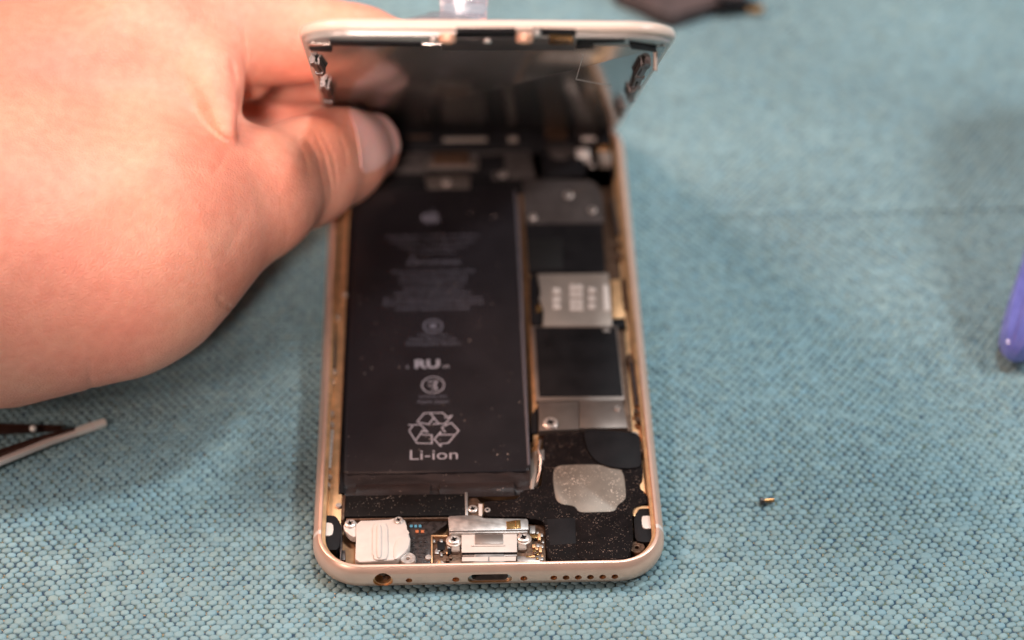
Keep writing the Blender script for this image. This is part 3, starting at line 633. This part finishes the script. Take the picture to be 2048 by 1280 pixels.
# dark foam between ledge and battery on the left
part('side_foam', M['black_clean'], [(P([(700, 395), (712, 395), (689, 985), (677, 985)], 3.9), 1.3, 3.8, 0.15)])

# ------------------------------------------------------------------ the lifted screen (part of the phone)
EL, TW, YW = math.radians(44.98), math.radians(1.0), math.radians(0.85)
H0 = np.array([-1.0, 134.0, 7.0])
el = np.array([math.sin(YW), -math.cos(EL)*math.cos(YW), math.sin(EL)*math.cos(YW)])
ex = np.array([1.0, 0, 0]); ex = ex-el*(ex@el); ex /= np.linalg.norm(ex); en = np.cross(ex, el)
ex2 = ex*math.cos(TW)+en*math.sin(TW); en2 = np.cross(ex2, el)
DM = Matrix(((ex2[0], el[0], en2[0], H0[0]*MM), (ex2[1], el[1], en2[1], H0[1]*MM), (ex2[2], el[2], en2[2], H0[2]*MM), (0, 0, 0, 1)))
def D(pts, wz=1.0, crop=None):
    out = []
    for x, y in pts:
        if crop: x, y = crop[0]+x/crop[2], crop[1]+y/crop[2]
        d = AF+AR*(x-1024)/FPX+AU*(640-y)/FPX; o = CAM-(H0+en2*wz); t = -(o@en2)/(d@en2); q = o+t*d
        out.append((float(q@ex2), float(q@el)))
    return out
DL0, DL1 = -4.3, 131.8; DC = (DL0+DL1)/2; DHX = 33.2
bm = bmesh.new()
def dring(ins, z): return [(x, y, z) for x, y in rrect(DHX-ins, (DL1-DL0)/2-ins, max(9.4-ins, 0.5), 14, 0, DC)]
prof = [(2.0, -1.65), (0.9, -1.62), (0.35, -1.4), (0.05, -0.9), (0.0, -0.3), (0.08, 0.15), (0.35, 0.35), (0.6, 0.42)]
rings = [[bm.verts.new(v) for v in dring(i, z)] for i, z in prof]
for a, b in zip(rings, rings[1:]):
    for i in range(len(a)): bm.faces.new((a[i], a[(i+1) % len(a)], b[(i+1) % len(a)], b[i]))
bm.faces.new(rings[0]).material_index = 1
bm.faces.new(rings[-1])
disp = link('screen', bm, [M['glass_white'], M['glass_front']], phone, 50, 'lifted screen with white edge and polished metal back')
disp.matrix_local = DM
def dpart(name, m, polys, label=None, smooth=35):
    bm = bmesh.new()
    for p in polys: prism(bm, p[0], p[1], p[2], p[3], p[4] if len(p) > 4 else 0)
    return link(name, bm, m, disp, smooth, label)
# inner plastic frame
bm = bmesh.new(); R = []
for ins, z in ((0.9, 0.40), (1.0, 1.15), (1.3, 1.3), (1.9, 1.3), (2.1, 1.15), (2.2, 0.40)):
    R.append([bm.verts.new(v) for v in dring(ins, z)])
for a, b in zip(R, R[1:]):
    for i in range(len(a)): bm.faces.new((a[i], a[(i+1) % len(a)], b[(i+1) % len(a)], b[i]))
bmesh.ops.delete(bm, geom=[f for f in bm.faces if f.calc_center_median().y < 119], context='FACES')
link('screen_frame', bm, M['bezel_grey'], disp, 50)
# free end filler panel (white plastic beside the home button)
dpart('end_panel', M['bezel_grey'], [(rrect(DHX-2.3, 6.2, 5.0, 8, 0, DL1-2.3-6.2), 0.38, 0.85, 0.15)])
plate_end = 120.5
dpart('back_plate', M['mirror'], [(rrect(DHX-1.3, (plate_end-1.0)/2, 1.2, 5, 0, (plate_end+1.0)/2), 0.3, 1.0, 0.12)], 'polished metal back plate of the screen')
# dark tape pieces and the details at the free end
dpart('edge_tape', M['black_clean'], [(D([(658, 84), (842, 88), (842, 93), (662, 92)], 1.3), 0.8, 1.3, 0.05), (D([(617, 97), (663, 95), (664, 104), (622, 103)], 1.3), 0.8, 1.3, 0.05),
      (D([(912, 63), (1032, 63), (1030, 76), (912, 76)], 1.5), 0.8, 1.5, 0.1), (D([(1066, 62), (1152, 65), (1152, 72), (1066, 72)], 1.4), 0.8, 1.4, 0.08),
      (D([(1156, 79), (1250, 81), (1250, 86), (1186, 88), (1185, 97), (1152, 97)], 1.4), 0.8, 1.4, 0.08), (D([(1258, 87), (1313, 96), (1313, 105), (1262, 98)], 1.4), 0.8, 1.4, 0.08)])
dpart('button_bracket', M['dull'], [(D([(880, 78), (1150, 76), (1150, 100), (884, 100)], 1.3), 0.9, 1.35, 0.1)])
for px in (895, 1049):
    bm = bmesh.new(); q = D([(px, 79)], 1.8)[0]; lathe(bm, [(1.5, 0.9), (1.5, 2.0), (1.3, 2.35), (0.7, 2.5), (0.5, 2.3)], q, 24); link('copper_boss', bm, M['copper'], disp)
dpart('gold_terminal', M['brass'], [(D([(1098, 75), (1146, 77), (1146, 90), (1098, 90)], 1.8), 1.2, 1.8, 0.2)])
for px, py in ((867, 80), (975, 82), (1074, 66)):
    bm = bmesh.new(); q = D([(px, py)], 1.6)[0]; lathe(bm, [(0.7, 0.9), (0.7, 1.8), (0.5, 2.0)], q, 16); link('small_stud', bm, M['screw'], disp)
# stud + guide line scribed on the plate
bm = bmesh.new(); L = D([(960+660/3.2, 350/3.2), (960+615/3.2, 508/3.2), (960+845/3.2, 552/3.2)], 1.02)
for a, b in zip(L, L[1:]): tube(bm, [(a[0], a[1], 1.02), (b[0], b[1], 1.02)], 0.07, 6)
link('film_edge', bm, M['cream'], disp)
# spring clips standing off both long edges
def clip_set(pxs, side):
    for (a, b, wd, hz) in pxs:
        bm = bmesh.new(); p0, p1 = D([a, b], 2.0)
        d = Vector((p1[0]-p0[0], p1[1]-p0[1], 0)); L = d.length; ang = math.atan2(d.y, d.x); R = Matrix.Rotation(ang, 3, 'Z'); c = Vector(((p0[0]+p1[0])/2, (p0[1]+p1[1])/2, 1.0+hz/2))
        box(bm, c, (L, wd, hz), R, 0.15); box(bm, c+R @ Vector((0, side*0.9, -hz*0.1)), (L*0.7, 0.35, hz*1.1), R, 0.1); box(bm, c+R @ Vector((L*0.32, 0, hz*0.35)), (L*0.14, wd*1.5, hz*0.5), R, 0.12)
        box(bm, c+R @ Vector((-L*0.30, 0, hz*0.3)), (L*0.2, wd*1.4, hz*0.4), R, 0.12)
        link('spring_clip', bm, M['clip'], disp)
clip_set([((624, 122), (643, 150), 1.0, 1.3), ((645, 172), (659, 212), 1.1, 1.1)], 1)
clip_set([((1296, 124), (1276, 160), 1.1, 1.3), ((1284, 150), (1274, 182), 0.7, 1.0), ((1268, 180), (1262, 206), 0.8, 1.1), ((1247, 215), (1240, 238), 0.8, 1.0)], -1)
bm = bmesh.new(); q = D([(1311, 104)], 1.0)[0]; tube(bm, [(q[0], q[1], 0.8), (q[0], q[1], 4.4)], 0.42, 10); link('guide_post', bm, M['sim'], disp)

# ------------------------------------------------------------------ the hand
def build_hand():
    A = lambda px, py, dep: at_depth(px, py, dep)
    # round cones: (p0, r0, p1, r1)
    dorsum = [(A(-330, 330, 474), 29, A(40, 255, 464), 23.5), (A(40, 255, 464), 23.5, A(290, 118, 466), 15), (A(290, 118, 466), 15, A(408, 130, 462), 6.6), (A(-800, 440, 464), 31, A(-330, 420, 464), 33),
              (A(-330, 500, 455), 30, A(0, 490, 448), 28), (A(0, 490, 448), 28, A(320, 455, 448), 18.5), (A(-60, 610, 450), 17, A(235, 575, 447), 17.5),
              (A(320, 455, 448), 18.5, A(500, 392, 458), 12.2), (A(250, 330, 459), 17, A(402, 185, 458), 5.6)]
    web = [(A(414, 150, 457), 6.2, A(455, 266, 445), 1.8)]
    thumb = [(A(500, 392, 458), 12.2, A(612, 342, 476), 10.2), (A(612, 342, 476), 10.2, A(672, 314, 487), 9.6), (A(672, 314, 487), 9.6, A(722, 296, 497), 8.4)]
    index = [(A(330, 70, 470), 14.5, A(570, 66, 476), 9.8), (A(570, 66, 476), 9.8, A(720, 92, 471), 7.4), (A(720, 92, 471), 7.4, A(850, 120, 467), 6.8)]
    curled = [(A(430, 140, 482), 9.0, A(488, 143, 480), 6.6)]
    middle = [(A(440, 110, 506), 10, A(585, 128, 510), 8.4), (A(585, 128, 510), 8.4, A(720, 148, 512), 7.6)]
    ring_f = [(A(330, 255, 515), 10, A(560, 252, 520), 8.6), (A(560, 252, 520), 8.6, A(670, 262, 528), 7.5)]
    CREASES = [([(462, 284), (446, 277), (430, 266), (418, 254)], 0.75, 5, 465), ([(462, 118), (466, 140), (472, 165)], 0.5, 6, 465), ([(486, 60), (492, 110), (490, 150)], 0.35, 5, 470),
               ([(608, 266), (635, 316), (648, 376), (652, 410)], 0.14, 4, 490), ([(629, 262), (650, 316), (662, 372), (664, 405)], 0.18, 3.5, 490), ([(640, 258), (664, 310), (672, 350), (672, 390)], 0.15, 3, 490), ([(590, 272), (612, 320), (622, 380)], 0.12, 5, 490),
               ([(676, 262), (690, 300), (694, 340)], 0.15, 4, 495), ([(462, 616), (444, 607), (434, 594)], 0.9, 4, 480), ([(184, 800), (182, 765), (178, 705)], 0.22, 8, 460), ([(455, 300), (440, 330), (420, 350)], 0.14, 7, 460), ([(500, 420), (470, 470), (450, 520)], 0.12, 9, 460)]
    def cone(p, c):
        a, ra, b, rb = c; ba = b-a; L2 = ba@ba; t = np.clip(((p-a)@ba)/L2, 0, 1).astype(np.float32)
        d = p-a-t[..., None]*ba.astype(np.float32)
        return np.sqrt((d*d).sum(-1))-(ra+(rb-ra)*t)
    def smin(a, b, k):
        h = np.clip(0.5+0.5*(b-a)/k, 0, 1); return b+(a-b)*h-k*h*(1-h)
    def grp(p, g, k):
        d = cone(p, g[0])
        for c in g[1:]: d = smin(d, cone(p, c), k)
        return d
    tk = thumb[0][0]; tv = thumb[2][2]-thumb[0][0]; tl = np.linalg.norm(tv); tv = tv/tl
    def sdf(p, fine=False):
        d = grp(p, dorsum, 10.0)
        th = grp(p, thumb, 5.0)
        d = smin(d, th, 5.0)
        d = smin(d, grp(p, web, 2.0), 2.0)
        f = grp(p, index, 4.0); f = smin(f, grp(p, curled, 2.5), 1.6)
        f2 = smin(grp(p, middle, 3.0), grp(p, ring_f, 3.0), 1.5)
        d = smin(d, f, 4.0); d = smin(d, f2, 1.5)
        if fine:
            v = p-CAM; dz = v@AF; px = 1024+FPX*(v@AR)/dz; py = 640-FPX*(v@AU)/dz
            # soft undulation of tendons and flesh
            d = d+0.30*np.sin(p[..., 0]/9+p[..., 2]/11)*np.sin(p[..., 1]/10)+0.08*np.sin(p[..., 0]/2.7+1)*np.sin(p[..., 1]/3.1)*np.sin(p[..., 2]/2.9)
            # skin creases: (line as seen from above, depth mm, width px, farthest distance)
            for L, dep, wd, far in CREASES:
                dd = np.full(px.shape, 1e9); tt = np.zeros(px.shape)
                for k in range(len(L)-1):
                    a, b = L[k], L[k+1]; ux, uy = b[0]-a[0], b[1]-a[1]; l2 = ux*ux+uy*uy
                    t = np.clip(((px-a[0])*ux+(py-a[1])*uy)/l2, 0, 1); q = np.hypot(px-a[0]-t*ux, py-a[1]-t*uy)
                    m = q < dd; dd = np.where(m, q, dd); tt = np.where(m, (k+t)/(len(L)-1), tt)
                fade = np.sin(np.pi*np.clip(tt, 0.04, 0.96))**0.6 if dep < 1 else np.clip(1.25-tt, 0, 1)
                d = d+dep*fade*np.exp(-(dd/wd)**2)*(dz < far)
        # keep clear of the screen: flesh flattens against the plate
        w_ = (p-H0)@en2; b_ = (p-H0)@el; x_ = (p-H0)@ex2
        return d, w_, b_, x_
    def full(p, fine=False):
        d, w_, b_, x_ = sdf(p, fine)
        inside = np.maximum(np.abs(x_)-(DHX+0.3), np.maximum(-b_, b_-DL1-0.3))       # <0 over the screen area
        slab = np.maximum(np.abs(w_-0.1)-1.4, inside)
        return np.maximum(d, -slab)
    step = 1.0
    P_ = [c for g in (dorsum, web, thumb, index, curled, middle, ring_f) for c in g]
    lo = np.min([np.minimum(c[0]-c[1], c[2]-c[3]) for c in P_], 0)-7; hi = np.max([np.maximum(c[0]+c[1], c[2]+c[3]) for c in P_], 0)+7
    gx, gy, gz = [np.arange(lo[i], hi[i]+step, step, dtype=np.float32) for i in range(3)]
    G = np.stack(np.meshgrid(gx, gy, gz, indexing='ij'), -1)
    D_ = full(G)
    nx, ny, nz = D_.shape
    s = D_ < 0
    cnt = np.zeros((nx-1, ny-1, nz-1), np.float32); acc = np.zeros((nx-1, ny-1, nz-1, 3), np.float32)
    def sl(o): return tuple(slice(o[i], (nx, ny, nz)[i]-1+o[i]) for i in range(3))
    for ax_ in range(3):
        for o1 in (0, 1):
            for o2 in (0, 1):
                a = [0, 0, 0]; others = [i for i in range(3) if i != ax_]; a[others[0]] = o1; a[others[1]] = o2; b = list(a); b[ax_] = 1
                da, db = D_[sl(a)], D_[sl(b)]; cr = (da < 0) != (db < 0); t = np.where(cr, da/(da-db+1e-12), 0)
                off = np.zeros(da.shape+(3,), np.float32); off[..., others[0]] = o1; off[..., others[1]] = o2; off[..., ax_] = t
                acc += np.where(cr[..., None], off, 0); cnt += cr
    act = cnt > 0; idx = -np.ones(act.shape, np.int64); idx[act] = np.arange(act.sum())
    cell = np.argwhere(act); V = (cell+acc[act]/cnt[act][:, None])*step+lo
    F = []
    for ax_ in range(3):
        o = [i for i in range(3) if i != ax_]
        a = [slice(1, n-1) for n in (nx, ny, nz)]; b = [slice(1, n-1) for n in (nx, ny, nz)]; a[ax_] = slice(0, (nx, ny, nz)[ax_]-1); b[ax_] = slice(1, (nx, ny, nz)[ax_])
        sa, sb = s[tuple(a)], s[tuple(b)]; e = np.argwhere(sa != sb); flip = sa[tuple(e.T)]
        base = e.copy(); base[:, o[0]] += 1; base[:, o[1]] += 1
        def g(d0, d1):
            c = base.copy(); c[:, o[0]] -= d0; c[:, o[1]] -= d1; return idx[tuple(c.T)]
        q = np.stack([g(1, 1), g(0, 1), g(0, 0), g(1, 0)], 1)
        if ax_ == 1: flip = ~flip
        q[~flip] = q[~flip][:, ::-1]; F.append(q)
    F = np.concatenate(F); F = F[(F >= 0).all(1)]
    me = bpy.data.meshes.new('hand'); me.from_pydata(V.tolist(), [], F.tolist())
    o = bpy.data.objects.new('hand', me); C.objects.link(o)
    bm = bmesh.new(); bm.from_mesh(me)
    for _ in range(3): bmesh.ops.smooth_vert(bm, verts=bm.verts, factor=0.5, use_axis_x=True, use_axis_y=True, use_axis_z=True)
    bmesh.ops.subdivide_edges(bm, edges=bm.edges, cuts=1, use_grid_fill=True, smooth=0.6)
    bm.to_mesh(me); bm.free()
    n = len(me.vertices); co = np.empty(n*3, np.float32); me.vertices.foreach_get('co', co); co = co.reshape(-1, 3).astype(np.float64)
    no = np.empty(n*3, np.float32); me.vertices.foreach_get('normal', no); no = no.reshape(-1, 3)
    for _ in range(2):
        d = full(co, True); e = 0.3
        gr = np.stack([full(co+np.eye(3)[i]*e, True)-d for i in range(3)], 1)/e; gl = np.maximum((gr**2).sum(1), 0.2)
        co = co-np.clip(d, -0.8, 0.8)[:, None]*gr/gl[:, None]
    return o, me, co, V, thumb, tv, A
ho, hme, hco, _, thumb_, tv_, A_ = build_hand()
# nail: the surface patch over the thumb tip, lifted off the skin
hme.vertices.foreach_set('co', hco.ravel()); hme.update()
nn = np.empty(len(hme.vertices)*3, np.float32); hme.vertices.foreach_get('normal', nn); nn = nn.reshape(-1, 3)
if ((hco-hco.mean(0))*nn).sum() < 0: hme.flip_normals(); nn = -nn
def build_nail():
    c0 = np.array(thumb_[2][2]); ax = tv_
    up = -AF*0.80+AU*0.12+AR*0.42; up = up-ax*(up@ax); up /= np.linalg.norm(up); sd = np.cross(ax, up)
    v = hco-CAM; dz = v@AF; px = 1024+FPX*(v@AR)/dz; py = 640-FPX*(v@AU)/dz
    poly = [(688, 205), (706, 256), (716, 300), (719, 340), (728, 352), (750, 346), (784, 318), (815, 290), (815, 240), (795, 210), (740, 200)]
    ok = np.zeros(len(px), bool)
    for k in range(len(poly)):
        (xa, ya), (xb, yb) = poly[k], poly[(k+1) % len(poly)]
        c = ((ya > py) != (yb > py)) & (px < (xb-xa)*(py-ya)/(yb-ya+1e-9)+xa); ok ^= c
    ok &= ((nn*v).sum(1) < -0.12*np.linalg.norm(v, axis=1))
    bm = bmesh.new(); bm.from_mesh(hme); bm.verts.ensure_lookup_table()
    bmesh.ops.delete(bm, geom=[v for v in bm.verts if not ok[v.index]], context='VERTS')
    bm.normal_update()
    for v in bm.verts:
        q = np.array(v.co)-c0; a = q@ax; b = q@sd
        v.co = v.co+v.normal*(0.22+0.3*max(0, a/8))
    for _ in range(6): bmesh.ops.smooth_vert(bm, verts=bm.verts, factor=0.5, use_axis_x=True, use_axis_y=True, use_axis_z=True)
    bmesh.ops.solidify(bm, geom=bm.faces[:], thickness=0.35)
    nail = mat('nail_keratin', (0.97, 0.50, 0.45), 0.34, noise=(9, 0.06, (1, 1, 1)), Subsurface_Weight=0.3, Subsurface_Scale=0.002)
    return link('thumbnail', bm, nail, ho, 60, 'pale pink thumbnail pressed beside the screen')
nail_o = build_nail()
for v in hme.vertices: pass
hme.vertices.foreach_set('co', (hco*MM).ravel()); hme.polygons.foreach_set('use_smooth', [True]*len(hme.polygons)); hme.update()
def skin():
    m = bpy.data.materials.new('skin'); m.use_nodes = True; t = m.node_tree; n = t.nodes; b = n['Principled BSDF']
    tc = n.new('ShaderNodeTexCoord'); n1 = n.new('ShaderNodeTexNoise'); n1.inputs['Scale'].default_value = 1000/26; n1.inputs['Detail'].default_value = 4; t.links.new(tc.outputs['Object'], n1.inputs[0])
    cr = n.new('ShaderNodeValToRGB'); e = cr.color_ramp.elements; e[0].position = 0.35; e[0].color = (0.86, 0.41, 0.285, 1); e[1].position = 0.68; e[1].color = (0.83, 0.30, 0.21, 1); t.links.new(n1.outputs[0], cr.inputs[0])
    n2 = n.new('ShaderNodeTexNoise'); n2.inputs['Scale'].default_value = 1000/2.2; n2.inputs['Detail'].default_value = 3; t.links.new(tc.outputs['Object'], n2.inputs[0])
    mx = n.new('ShaderNodeMix'); mx.data_type = 'RGBA'; mx.blend_type = 'MULTIPLY'; mx.inputs[0].default_value = 0.38
    cr2 = n.new('ShaderNodeValToRGB'); cr2.color_ramp.elements[0].position = 0.3; cr2.color_ramp.elements[0].color = (0.80, 0.62, 0.58, 1); cr2.color_ramp.elements[1].position = 0.7; t.links.new(n2.outputs[0], cr2.inputs[0])
    t.links.new(cr.outputs[0], mx.inputs[6]); t.links.new(cr2.outputs[0], mx.inputs[7]); t.links.new(mx.outputs[2], b.inputs['Base Color'])
    b.inputs['Roughness'].default_value = 0.48; b.inputs['Specular IOR Level'].default_value = 0.4
    b.inputs['Subsurface Weight'].default_value = 0.35; b.inputs['Subsurface Radius'].default_value = (1.0, 0.35, 0.2); b.inputs['Subsurface Scale'].default_value = 0.0035
    vo = n.new('ShaderNodeTexVoronoi'); vo.feature = 'DISTANCE_TO_EDGE'; vo.inputs['Scale'].default_value = 1000/0.9; t.links.new(tc.outputs['Object'], vo.inputs[0])
    n3 = n.new('ShaderNodeTexNoise'); n3.inputs['Scale'].default_value = 1000/0.5; n3.inputs['Detail'].default_value = 4; t.links.new(tc.outputs['Object'], n3.inputs[0])
    mn = n.new('ShaderNodeMath'); mn.operation = 'MINIMUM'; t.links.new(vo.outputs['Distance'], mn.inputs[0]); mn.inputs[1].default_value = 0.25
    ad = n.new('ShaderNodeMath'); ad.operation = 'ADD'; t.links.new(mn.outputs[0], ad.inputs[0]); t.links.new(n3.outputs[0], ad.inputs[1])
    bp = n.new('ShaderNodeBump'); bp.inputs['Strength'].default_value = 0.65; bp.inputs['Distance'].default_value = 0.18*MM; t.links.new(ad.outputs[0], bp.inputs['Height']); t.links.new(bp.outputs[0], b.inputs['Normal'])
    return m
hme.materials.clear(); hme.materials.append(skin())
tag(ho, 'bare hand pinching the lifted screen between thumb and fingers', 'hand')

# ------------------------------------------------------------------ clear suction cup on the outside of the screen
clear = mat('clear_plastic', (0.93, 0.88, 0.97), 0.12, Transmission_Weight=0.75, IOR=1.45, bump=(2.0, 0.6, 0.4))
sc = empty('suction_cup'); tag(sc, 'clear plastic suction cup with upright pull tab on the lifted screen', 'suction cup')
sc.matrix_world = DM
q = D([(905, 40)], -1.7)[0]
bm = bmesh.new(); lathe(bm, [(9.5, 0.05), (9.6, 0.35), (8.4, 0.9), (5.0, 2.1), (3.2, 2.6), (2.6, 3.0)], (0, 0), 40)
for v in bm.verts: v.co = Vector((v.co.x+q[0]-2, v.co.y+121, -1.68-v.co.z*0.9))
link('cup', bm, clear, sc, 60)
bm = bmesh.new(); R = []
for t in np.linspace(0, 1, 12):
    w_ = 4.1+0.25*math.sin(t*5); cx = q[0]+2.0+0.4*t; zz = -3.0-24*t; yy = 121+1.2*math.sin(t*4)
    R.append([bm.verts.new((cx+sx*w_, yy+dy, zz)) for sx, dy in ((-1, -0.7), (-0.8, -1.1), (0.8, -1.1), (1, -0.7), (1, 0.7), (0.8, 1.1), (-0.8, 1.1), (-1, 0.7))])
for a, b in zip(R, R[1:]):
    for i in range(8): bm.faces.new((a[i], a[(i+1) % 8], b[(i+1) % 8], b[i]))
bm.faces.new(R[0]); bm.faces.new(R[-1][::-1])
for k in range(9): box(bm, (q[0]+2.1, 121-1.2, -4.5-2.3*k), (6.8, 0.5, 0.5), None, 0.15)
link('pull_tab', bm, clear, sc, 60)

# ------------------------------------------------------------------ loose screw on the mat
ls = empty('loose_screw', tuple(on_z(1533, 1006, 0.3))); tag(ls, 'tiny brass coloured screw lying alone on the teal mat', 'screw')
bm = bmesh.new(); Rm = Matrix.Rotation(math.radians(5), 3, 'Z')
tube(bm, [Rm @ Vector((x, 0, 0.72+dz)) for x, dz in ((-0.5, 0), (0.2, 0), (0.9, 0), (1.45, 0))], [0.36, 0.40, 0.42, 0.42], 14); link('shank', bm, mat('tarnished_brass', (0.60, 0.30, 0.12), 0.3, 0.9, noise=(0.5, 0.4)), ls)
bm = bmesh.new(); tube(bm, [Rm @ Vector((x, 0, 0.72)) for x in (-1.35, -1.28, -0.75, -0.5)], [0.55, 0.72, 0.74, 0.5], 16); link('head', bm, M['clip'], ls)

# ------------------------------------------------------------------ tweezers at the lower left
tw = empty('tweezers', tuple(on_z(0, 890, 1))); tag(tw, 'steel tweezers with dark arms lying on the mat below the hand', 'tweezers')
def arm(path, wds, th, m, name, tipm=None):
    o0 = Vector(on_z(0, 890, 1)); bm = bmesh.new(); R = []
    pts = [Vector(on_z(x, y, z)) for x, y, z in path]
    for i, p in enumerate(pts):
        d = (pts[min(i+1, len(pts)-1)]-pts[max(i-1, 0)]).normalized(); s = Vector((-d.y, d.x, 0)).normalized(); w_ = wds[i]/2
        R.append([bm.verts.new(p+s*a*w_+Vector((0, 0, b*th/2))-o0) for a, b in ((-1, -1), (1, -1), (1, 1), (-1, 1))])
    for k, (a, b) in enumerate(zip(R, R[1:])):
        for i in range(4):
            f = bm.faces.new((a[i], a[(i+1) % 4], b[(i+1) % 4], b[i])); f.material_index = 1 if (tipm and k >= len(R)-3) else 0
    bm.faces.new(R[0]); f = bm.faces.new(R[-1][::-1]); f.material_index = 1 if tipm else 0
    bmesh.ops.bevel(bm, geom=bm.edges[:], offset=0.18, segments=2, affect='EDGES', clamp_overlap=True)
    return link(name, bm, [m]+([tipm] if tipm else []), tw, 40)
steel_d = mat('brown_steel', (0.10, 0.05, 0.04), 0.3, 0.6, noise=(3, 0.2)); steel_p = mat('pinkish_steel', (0.95, 0.84, 0.78), 0.35, 0.3); tip = mat('bright_tip', (0.98, 0.94, 0.86), 0.3, 0.25)
arm([(-420, 1090, 4), (-100, 962, 3.0), (0, 921, 2.6), (100, 882, 2.0), (150, 865, 1.6), (185, 853, 1.4), (212, 844, 1.2)], [5, 2.6, 1.9, 1.5, 1.5, 1.7, 1.3], 1.3, steel_p, 'arm', tip)
arm([(-420, 1072, 5), (-100, 946, 4.2), (0, 907, 3.6), (90, 876, 2.6), (150, 860, 2.0)], [4, 2.0, 1.3, 0.9, 0.6], 1.4, steel_d, 'arm')
arm([(-300, 874, 4), (-60, 860, 3.4), (0, 858, 3.0), (60, 857, 2.4), (125, 857, 1.8)], [4, 2.6, 2.2, 1.5, 0.8], 1.3, steel_d, 'arm')
bm = bmesh.new(); q = Vector(on_z(66, 857, 4))-Vector(on_z(0, 890, 1)); bmesh.ops.create_icosphere(bm, subdivisions=3, radius=0.75, matrix=Matrix.Translation(q)); link('rivet', bm, tip, tw)

# ------------------------------------------------------------------ dark part at the far end of the mat
fo = empty('phone_battery', tuple(on_z(1340, 0, 1))); tag(fo, 'dark brown phone battery blurred at the far edge of the mat', 'battery')
bm = bmesh.new(); o0 = Vector(on_z(1340, 0, 1))
pts = [(on_z(x, y, 4)[0]-o0.x, on_z(x, y, 4)[1]-o0.y) for x, y in ((1225, -22), (1330, 28), (1350, 33), (1430, 2), (1490, -4), (1500, -60), (1300, -160))]
prism(bm, rounded(pts, 1), -0.9, 3.0, 0.8, 0, 3)
link('cell', bm, mat('brown_pouch', (0.075, 0.05, 0.048), 0.5, noise=(5, 0.3)), fo, 60)
bm = bmesh.new(); tube(bm, [Vector(on_z(x, y, z))-o0 for x, y, z in ((1425, 0, 2), (1450, 10, 3), (1485, 8, 2.5), (1510, 14, 1.6), (1522, 20, 1.2))], [1.6, 2.2, 1.6, 1.6, 1.2], 10); link('cable', bm, M['black_clean'], fo)
bm = bmesh.new(); box(bm, Vector(on_z(1510, 17, 1.6))-o0, (4.2, 2.4, 1.6), None, 0.3); link('connector', bm, mat('tan_connector', (0.55, 0.36, 0.18), 0.4), fo)

# ------------------------------------------------------------------ purple tool handle at the right edge
ph = empty('screwdriver', tuple(on_z(2030, 700, 0))); tag(ph, 'glossy purple plastic tool handle at the right edge of the mat', 'screwdriver')
o0 = Vector(on_z(2030, 700, 0)); bm = bmesh.new(); R = []
p0 = Vector(on_z(2030, 702, 4.2)); dirv = Vector((0.50, 0.66, 0.40)).normalized()
s1 = dirv.cross(Vector((0, 0, 1))).normalized(); s2 = s1.cross(dirv)
for t, q in ((-2.2, 0.8), (-1.6, 2.2), (0.0, 3.8), (2.5, 4.8), (6, 6.0), (12, 7.6), (20, 9.0), (34, 12.5), (60, 17), (95, 19), (105, 14)):  # unseen far end raised and widened to throw a shadow on the mat
    R.append([bm.verts.new(p0+dirv*t+(s1*math.cos(a)+s2*math.sin(a))*q*(1.0, 0.84, 0.90, 0.84)[i % 4]-o0) for i, a in enumerate([2*math.pi*i/24+0.25*math.sin(t/9) for i in range(24)])])
for a, b in zip(R, R[1:]):
    for i in range(24): bm.faces.new((a[i], a[(i+1) % 24], b[(i+1) % 24], b[i]))
bm.faces.new(R[0]); bm.faces.new(R[-1][::-1])
link('handle', bm, mat('purple_plastic', (0.26, 0.28, 0.88), 0.08, noise=(6, 0.25), bump=(5, 0.4, 0.8), Transmission_Weight=0.35, Coat_Weight=0.6), ph, 28)
